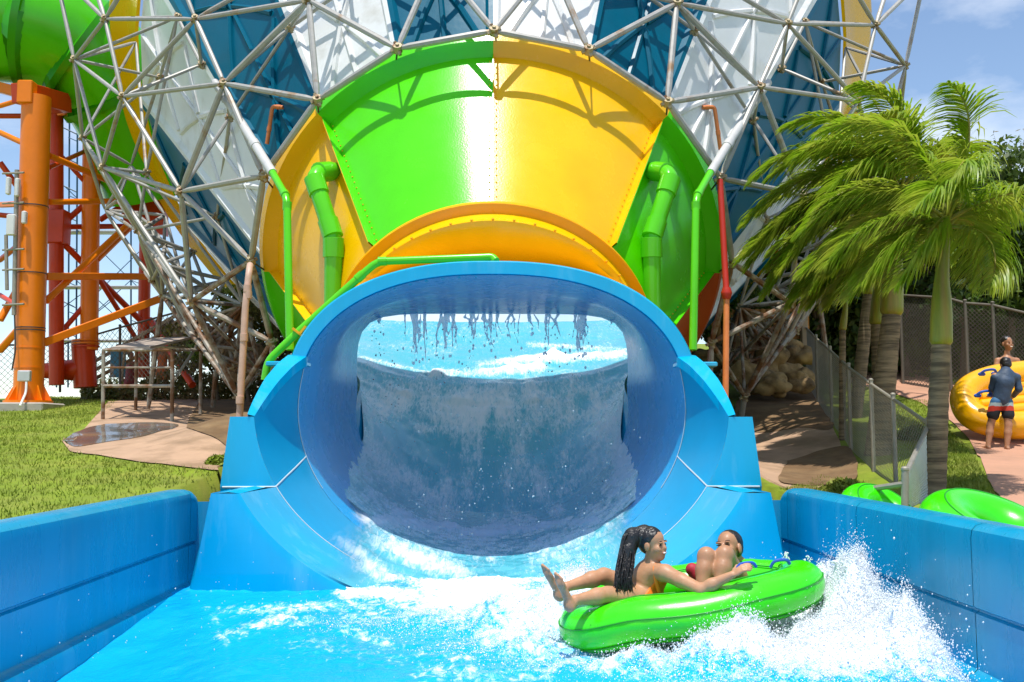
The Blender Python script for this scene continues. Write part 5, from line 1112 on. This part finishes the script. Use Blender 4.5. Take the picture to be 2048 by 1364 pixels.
def head(S, c, fwd, up, s=1.0, hi=True):
    f, r, u = axes(fwd, up); c = Vector(c); M = [r, f, u]; q = lambda a, b, d: c + (r * a + f * b + u * d) * s
    S.ell(q(0, -.012, .035), Vector((.074, .095, .083)) * s, M, .02); S.ell(q(0, .03, -.045), Vector((.056, .062, .066)) * s, M, .03); S.ell(q(0, .062, -.09), Vector((.026, .024, .022)) * s, M, .025)
    for a in (-1, 1):
        S.ell(q(a * .036, .062, -.03), Vector((.026, .026, .026)) * s, M, .02); S.ell(q(a * .076, -.005, -.012), Vector((.010, .024, .034)) * s, M, .006)
    if hi:
        S.cap(q(0, .083, .010), q(0, .099, -.026), .009 * s, .0125 * s, .01); S.ell(q(0, .086, -.058), Vector((.028, .014, .014)) * s, M, .01)
        for a in (-1, 1): S.ell(q(a * .034, .086, .018), Vector((.022, .010, .007)) * s, M, .008)
    return q, (f, r, u)
def face(q, ax, par, s=1.0, smile=True, shut=False):
    f, r, u = ax; M = Matrix((r, f, u)).transposed()
    def el(name, pts, m):
        b = MB()
        for p, sc in pts:
            t = MB().ball((0, 0, 0), 1, 12, 8, sc=[k * s for k in sc]); b.add([Vector(p) + M @ Vector(x) for x in t.v], t.f)
        return b.build(name, m, par, 0)
    for a in (-1, 1):
        if not shut: el('eye', [(q(a * .032, .081, -.001), (.014, .008, .007))], M_EYE)
        else: el('eye', [(q(a * .032, .086, .002), (.018, .006, .004))], M_EYE)
        el('eyebrow', [(q(a * .033, .084, .026), (.019, .006, .004))], M_HAIR)
    if smile:
        o = el('mouth', [(q(0, .0915, -.058), (.029, .010, .012))], M_LIP); e2_ = el('teeth', [(q(0, .0935, -.057), (.026, .0115, .0085))], M_TEETH); 
    else: el('mouth', [(q(0, .096, -.062), (.022, .010, .006))], M_LIP)
def hand(S, w, d, n, s=1., curl=.6, k=.008):
    """w wrist, d pointing direction, n back-of-hand normal"""
    d = Vector(d).normalized(); n = (Vector(n) - d * Vector(n).dot(d)).normalized(); r = d.cross(n); w = Vector(w); M = [r, d, n]
    S.ell(w + d * .05 * s, Vector((.038, .052, .016)) * s, M, .012)
    for i, (o_, l) in enumerate(((-.029, .066), (-.010, .078), (.010, .074), (.028, .058))):
        p = w + d * .092 * s + r * o_ * s; a = d.copy(); pts = [w + d * .07 * s + r * o_ * .9 * s, p]; 
        for j in range(3): a = (a - n * curl * (.6 + .3 * i / 3)).normalized(); p = p + a * l * s * (.42, .32, .26)[j]; pts.append(p)
        S.chain(pts, [.0095 * s, .0095 * s, .0088 * s, .008 * s, .0072 * s], k)
    p = w + d * .03 * s - r * .034 * s; a = (d * .7 - r * .8 - n * .25).normalized(); S.chain([w + d * .02 * s - r * .02 * s, p, p + a * .038 * s, p + a * .038 * s + (d * .9 - r * .1 - n * .4).normalized() * .03 * s], [.013 * s, .012 * s, .010 * s, .0085 * s], k)
def foot(S, heel, toe, sole, s=1.):
    """sole = normal pointing out of the sole"""
    heel, toe = Vector(heel), Vector(toe); d = (toe - heel).normalized(); n = Vector(sole); n = (n - d * n.dot(d)).normalized(); r = d.cross(n); L_ = (toe - heel).length
    S.ell(heel + d * .03 - n * .012, (.034, .040, .034), [r, d, n], .02); S.cap(heel + d * .05 - n * .03, heel + d * L_ * .66 - n * .008, .033, .026, .02)
    S.ell(heel + d * L_ * .70 - n * .004, (.044, .040, .020), [r, d, n], .018)
    for i in range(5):
        o_ = (-.034, -.016, .001, .017, .032)[i]; l = (.055, .052, .045, .037, .028)[i]; ra = (.0145, .0105, .0098, .0092, .0088)[i]; b_ = heel + d * L_ * .76 + r * o_ - n * .004
        S.cap(b_, b_ + d * l - n * .004, ra, ra * .9, .006)
# --- the woman
wm = thing('person', 'smiling woman in an orange swimsuit with long wet black ponytail, feet over the raft edge', 'person', P(1290, 1190, 7.5), 'riders in the green raft')
S = SDF(.03)
pel = P(1290, 1196, 7.52); wai = P(1292, 1174, 7.5); che = P(1299, 1152, 7.47); nb = P(1303, 1134, 7.44)
S.ell(pel, (.14, .16, .11)); S.cap(pel, wai, .125, .105); S.cap(wai, che, .105, .118); S.cap(che, nb, .115, .055, .05)
sn = P(1331, 1146, 7.27); sf_ = P(1290, 1142, 7.63); S.cap(che + Vector((0, -.02, .03)), sn, .075, .062, .04); S.cap(che + Vector((0, .02, .03)), sf_, .075, .058, .04)
hc = P(1306, 1088, 7.42); S.cap(nb, hc + Vector((-.01, .0, -.04)), .052, .046, .03)
hq, hax = head(S, hc, (.76, -.64, .02), (-.06, .0, 1), 1.02)
el_ = P(1402, 1180, 7.04); wr = P(1464, 1150, 6.97); S.chain([sn, sn.lerp(el_, .45), el_, el_.lerp(wr, .35), wr], [.058, .052, .042, .043, .027], .02)
hand(S, wr, P(1492, 1132, 6.93) - wr, (.15, -.55, .8), .95, .55)
fe = P(1250, 1165, 7.75); S.chain([sf_, fe, P(1280, 1178, 7.8)], [.055, .042, .03], .02)
for hip, kn, an, he, to, so in ((P(1287, 1196, 7.42), P(1215, 1190, 7.32), P(1150, 1200, 7.15), P(1136, 1221, 7.1), P(1114, 1146, 7.06), (-.85, -.5, .1)), (P(1282, 1182, 7.66), P(1208, 1152, 7.6), P(1132, 1174, 7.4), P(1116, 1200, 7.36), P(1087, 1129, 7.3), (-.85, -.5, .05))):
    S.chain([hip, hip.lerp(kn, .5), kn, kn.lerp(an, .32), an], [.098, .082, .058, .057, .034], .03); S.cap(an, he + Vector((.02, .0, .02)), .034, .03, .02); foot(S, he, to, so)
body = S.mesh('body', .0078, SK1, wm)
face(hq, hax, wm, 1.02, True)
H_ = SDF(.02); f, r, u = hax
H_.ell(hq(0, -.022, .042), Vector((.082, .096, .086)) * 1.02, [r, f, u]); H_.ell(hq(0, -.05, .0), Vector((.074, .062, .075)) * 1.02, [r, f, u])
bun = hq(0, -.07, .085); H_.ell(bun, (.045, .05, .04)); H_.chain([bun, P(1266, 1075, 7.43), P(1260, 1105, 7.41)], [.05, .055, .045], .02); rg = random.Random(4)
hm = MB(); root = [bun, P(1264, 1070, 7.43), P(1256, 1098, 7.40), P(1250, 1132, 7.36), P(1247, 1160, 7.33), P(1243, 1184, 7.32)]
H_.chain(root[:5], [.045, .05, .044, .03, .012], .02)
for k in range(190):
    a = rg.uniform(0, 6.28); q_ = rg.random() ** .5; ox, oz, oy = math.cos(a) * q_, math.sin(a) * q_, rg.uniform(-1, 1) * q_; sp = (.045, .052, .052, .056, .060, .062); en = rg.uniform(.72, 1.06)
    pts = [p + Vector((ox * sp[i], oy * sp[i] * .9, oz * sp[i] * (.6 if i < 2 else .15))) + Vector((rg.gauss(0, .004), rg.gauss(0, .004), 0)) for i, p in enumerate(root)]; pts[-1] = pts[-2].lerp(pts[-1], en) + Vector((rg.gauss(.01, .016), 0, 0)); pts = bez(pts, 4); n_ = len(pts)
    hm.tube(pts, [.0065 * (1 - .75 * (i / n_) ** 2) for i in range(n_)], 5)
hm.build('ponytail', M_HAIR, wm, 0)
Hm = hq(0, .0, 0)
H_.mesh('hair', .0078, M_HAIR, wm, clip=lambda X, Y, Z: -(((X - hq(0, .075, -.045).x) ** 2 + (Y - hq(0, .075, -.045).y) ** 2 + (Z - hq(0, .075, -.045).z) ** 2) ** .5 - .112), noise=(.004, 45))
for pp in ([[(1313, 1127, 7.38), (1309, 1138, 7.315), (1311, 1156, 7.30), (1318, 1184, 7.31)]]):
    MB().tube(bez([P(*q) for q in pp], 5), .014, 8).build('swimsuit_strap', M_OSUIT, wm)
x0_, z0_ = wai.x, P(1292, 1164, 7.5).z
S.mesh('swimsuit', .0078, M_OSUIT, wm, off=.007, clip=lambda X, Y, Z: np.maximum.reduce([Z - z0_ - 1.1 * (X - x0_ - .02), np.sqrt((X - wai.x) ** 2 + (Y - wai.y) ** 2) - .21, P(1262, 1180, 7.5).x - X, Z - P(1300, 1142, 7.45).z]))
# --- the man
mn = thing('person', 'laughing man with short dark hair half hidden behind his raised knees in the raft', 'person', P(1475, 1190, 7.75), 'riders in the green raft')
S = SDF(.03); pel = P(1478, 1200, 7.72); che = P(1490, 1160, 7.92); nb = P(1480, 1135, 7.93); hc = P(1458, 1096, 7.86)
S.ell(pel, (.16, .15, .12)); S.cap(pel, che, .13, .14); S.cap(che, nb, .12, .065, .05); S.cap(nb, hc + Vector((.02, .02, -.03)), .062, .055, .03)
hq, hax = head(S, hc, (-.62, -.70, .30), (-.05, .25, 1), 1.17)
for kn, an, hp in ((P(1413, 1112, 7.30), P(1402, 1190, 7.2), P(1462, 1195, 7.62)), (P(1450, 1109, 7.28), P(1438, 1190, 7.16), P(1490, 1198, 7.66))):
    S.chain([hp, hp.lerp(kn, .5), kn, kn.lerp(an, .35), an], [.10, .088, .062, .062, .04], .025); S.cap(an, an + Vector((-.16, -.1, -.03)), .036, .026, .02)
for sh, e_, w_ in ((P(1462, 1145, 7.75), P(1470, 1170, 7.55), P(1440, 1182, 7.5)), (P(1515, 1146, 8.05), P(1530, 1165, 7.85), P(1500, 1168, 7.7))):
    S.cap(che + Vector((0, 0, .05)), sh, .085, .065, .04); S.chain([sh, e_, w_], [.062, .045, .032], .02); hand(S, w_, (-.7, -.5, .1), (0, -.3, 1), .95, .4)
S.mesh('body', .0085, SK2, mn); face(hq, hax, mn, 1.17, False, True)
H_ = SDF(.015); f, r, u = hax; H_.ell(hq(0, -.026, .045), Vector((.080, .094, .084)) * 1.17, [r, f, u]); H_.ell(hq(0, -.05, .0), Vector((.074, .06, .07)) * 1.17, [r, f, u])
fc = hq(0, .085, -.03); H_.mesh('hair', .0085, M_HAIR, mn, clip=lambda X, Y, Z: -(((X - fc.x) ** 2 + (Y - fc.y) ** 2 + (Z - fc.z) ** 2) ** .5 - .125), noise=(.004, 60))
S2_ = SDF(.02); S2_.ell(pel, (.172, .162, .13)); S2_.cap(pel, P(1400, 1150, 7.62), .10, .075); S2_.cap(P(1400, 1150, 7.62), P(1384, 1139, 7.62), .075, .05); S2_.mesh('swim_shorts', .012, M_RSHORT, mn)

# --- boys with the yellow raft
def short_mat():
    m = bpy.data.materials.new('striped_shorts'); m.use_nodes = True; t = m.node_tree; n = t.nodes; l = t.links; b = n['Principled BSDF']; b.inputs['Roughness'].default_value = .7
    c = n.new('ShaderNodeTexCoord'); s = n.new('ShaderNodeSeparateXYZ'); mr = n.new('ShaderNodeMapRange'); z0 = P(0, 830, 15.9).z; z1 = P(0, 795, 15.9).z; mr.inputs[1].default_value = z0; mr.inputs[2].default_value = z1
    nz = n.new('ShaderNodeTexNoise'); nz.inputs['Scale'].default_value = 9; ad = n.new('ShaderNodeMath'); ad.operation = 'MULTIPLY_ADD'; ad.inputs[1].default_value = .22
    r = n.new('ShaderNodeValToRGB'); r.color_ramp.interpolation = 'CONSTANT'; e = r.color_ramp.elements; e[0].position = 0; e[0].color = (.01, .01, .015, 1); e[1].position = .36; e[1].color = (.5, .03, .01, 1); k = e.new(.63); k.color = (.35, .42, .42, 1); k = e.new(.85); k.color = (.03, .12, .25, 1)
    l.new(c.outputs['Object'], s.inputs[0]); l.new(s.outputs['Z'], mr.inputs[0]); l.new(c.outputs['Object'], nz.inputs['Vector']); l.new(nz.outputs['Fac'], ad.inputs[0]); l.new(mr.outputs[0], ad.inputs[2]); l.new(ad.outputs[0], r.inputs[0]); l.new(r.outputs[0], b.inputs['Base Color']); return m
M_RASH = mat('navy_rash_guard', (.035, .065, .12), .6, var=.25, vscale=5, bump=.3, bscale=30)
by = thing('person', 'boy seen from behind in a navy rash guard and striped shorts, bending over the raft', 'person', G(1997, 895), 'boys carrying the yellow raft')
D = 15.9; q = lambda x, y, d=0: P(x, y, D + d); gz = lambda p: Vector((p.x, p.y, float(gh(p.x, p.y)) + .05))
S = SDF(.03); S.ell(q(2003, 797), (.13, .10, .10)); S.cap(q(2003, 797), q(2009, 765, -.02), .11, .115); S.cap(q(2009, 765, -.02), q(2012, 746, .02), .12, .09); S.cap(q(2012, 743, .03), q(2012, 730, .1), .05, .05)
hq, hax = head(S, q(2011, 730, .10), (0, .9, -.42), (0, .42, .9), .98, False)
legs = []
for hp, kn, an, to in ((q(1993, 805), q(1981, 850, .05), gz(q(1976, 889)), (-.04, -.13)), (q(2013, 805), q(2017, 850, -.06), gz(q(2014, 893, -.1)), (.06, -.10))):
    S.chain([hp, kn, kn.lerp(an, .35), an + Vector((0, 0, .02))], [.085, .055, .056, .035], .02); f_ = an + Vector((to[0], .0, -.02)); S.cap(an, an + Vector((to[0] * 1.2, .16, -.03)), .034, .024, .015); S.cap(an + Vector((0, -.03, -.02)), an, .03, .034, .015)
arms = ((q(1990, 752, .02), q(1984, 775, .1), q(1983, 792, .35)), (q(2033, 752, .02), q(2038, 778, .0), q(2024, 795, .25)))
for sh, e_, w_ in arms: S.chain([sh, e_, w_], [.055, .042, .03], .02); hand(S, w_, (0, .8, .1), (0, -.2, 1), .85, .5)
S.mesh('body', .011, SK3, by)
H_ = SDF(.015); f, r, u = hax; H_.ell(hq(0, -.018, .035), Vector((.084, .104, .094)), [r, f, u]); H_.ell(hq(0, -.05, -.015), Vector((.076, .06, .065)), [r, f, u]); H_.mesh('hair', .011, M_HAIR, by, noise=(.012, 30))
S2_ = SDF(.05); S2_.cap(q(2003, 797), q(2009, 765, -.02), .130, .135); S2_.cap(q(2009, 765, -.02), q(2012, 748, .02), .135, .11); S2_.cap(q(2012, 746, .02), q(2012, 738, .06), .07, .06)
for sh, e_, w_ in arms: S2_.cap(q(2011, 752, 0), sh + Vector((0, 0, -.03)), .10, .062); S2_.chain([sh + Vector((0, 0, -.03)), e_, e_.lerp(w_, .75)], [.062, .052, .042], .03)
S2_.mesh('rash_guard', .011, M_RASH, by, noise=(.008, 9))
S2_ = SDF(.02); S2_.ell(q(2003, 800), (.142, .115, .085))
for hp, kn in ((q(1993, 805), q(1984, 838, .04)), (q(2013, 805), q(2017, 838, -.05))): S2_.cap(hp, hp.lerp(kn, .75), .098, .094)
S2_.mesh('swim_shorts', .011, short_mat(), by, noise=(.008, 10))
by = thing('person', 'bare chested boy with black hair facing us from behind the yellow raft', 'person', G(2010, 870), 'boys carrying the yellow raft')
D = 17.7; S = SDF(.03); S.ell(q(2014, 790), (.14, .11, .11)); S.cap(q(2014, 790), q(2014, 752), .12, .13); S.cap(q(2014, 752), q(2014, 722), .135, .10); S.cap(q(2014, 716), q(2014, 704), .055, .05)
hq, hax = head(S, q(2014, 687), (.25, -.95, .0), (0, 0, 1), 1.12)
for hp, kn, an in ((q(2003, 800), q(1999, 835), gz(q(1997, 868))), (q(2025, 800), q(2029, 835), gz(q(2028, 868)))): S.chain([hp, kn, kn.lerp(an, .35), an], [.09, .06, .06, .036], .02); S.cap(an, an + Vector((0, -.15, -.03)), .034, .024, .015)
for sh, e_, w_ in ((q(1996, 722), q(1988, 757, -.1), q(1998, 770, -.4)), (q(2033, 722), q(2043, 755, -.1), q(2034, 766, -.45))): S.cap(q(2014, 722), sh, .085, .058, .05); S.chain([sh, e_, w_], [.058, .045, .03], .02); hand(S, w_, (.2, -.8, -.2), (0, -.2, 1), .85, .5)
S.mesh('body', .011, SK3, by); face(hq, hax, by, 1.12, True)
H_ = SDF(.015); f, r, u = hax; H_.ell(hq(0, -.02, .045), Vector((.088, .108, .092)), [r, f, u]); fc = hq(0, .10, -.04); H_.mesh('hair', .011, M_HAIR, by, noise=(.012, 30), clip=lambda X, Y, Z: -(((X - fc.x) ** 2 + (Y - fc.y) ** 2 + (Z - fc.z) ** 2) ** .5 - .125))
S2_ = SDF(.02); S2_.ell(q(2014, 796), (.152, .122, .09)); S2_.cap(q(2003, 802), q(2001, 828), .1, .09); S2_.cap(q(2025, 802), q(2028, 828), .1, .09); S2_.mesh('swim_shorts', .013, mat('dark_shorts', (.03, .035, .05), .7), by)
# far visitors beyond the left fence
for lab, px, py, D, sh_c, fw in (('shirtless visitor in red shorts raising an arm on the far stairs', 317, 646, 29.2, (.5, .03, .02), (-.6, -.6, 0)), ('visitor in orange swimwear near the red column foot', 326, 692, 28.7, (.65, .16, .04), (.3, -.9, 0)), ('visitor in pink by the pale blue banner', 262, 712, 29, (.45, .08, .10), (.4, -.8, 0))):
    t = thing('person', lab, 'person', P(px, py + 70, D), 'distant visitors'); hc = P(px, py, D); dn = lambda z, x=0, y=0: hc + Vector((x, y, -z)); S = SDF(.04)
    head(S, hc, fw, (0, 0, 1), 1, False); S.cap(dn(.1), dn(.2), .05, .055); S.cap(dn(.27), dn(.5), .13, .11); S.cap(dn(.5), dn(.68), .11, .13); S.cap(dn(.25, -.08), dn(.25, .08), .09, .09)
    for a in (-1, 1):
        S.chain([dn(.7, a * .08), dn(1.1, a * .1, -.03), dn(1.52, a * .1)], [.09, .06, .04]); S.cap(dn(1.52, a * .1), dn(1.54, a * .1, -.14), .04, .03)
    if 'raising' in lab: S.chain([dn(.25, -.17), dn(.2, -.38, -.1), dn(.0, -.22, -.15)], [.05, .04, .035]); S.chain([dn(.25, .17), dn(.5, .24), dn(.7, .2, -.1)], [.05, .04, .035])
    else:
        for a in (-1, 1): S.chain([dn(.25, a * .17), dn(.5, a * .22), dn(.72, a * .2, -.08)], [.05, .04, .035])
    S.mesh('body', .022, SK2, t); H_ = SDF(.02); H_.ell(hc + Vector((-.02, .02, .045)), (.09, .10, .09)); H_.mesh('hair', .02, M_HAIR if 'fair' not in lab else mat('fair_hair', (.4, .28, .12), .6), t)
    S2_ = SDF(.03); S2_.cap(dn(.6), dn(.72), .135, .145); S2_.cap(dn(.72, -.08), dn(.95, -.09), .1, .09); S2_.cap(dn(.72, .08), dn(.95, .09), .1, .09)
    if 'red' not in lab.split(' column')[0] or 'orange' in lab: S2_.cap(dn(.32), dn(.6), .14, .13)
    S2_.mesh('swimwear', .022, mat('swim_%d' % px, sh_c, .6, var=.2), t)
print('script', round(time.time() - T0, 1))
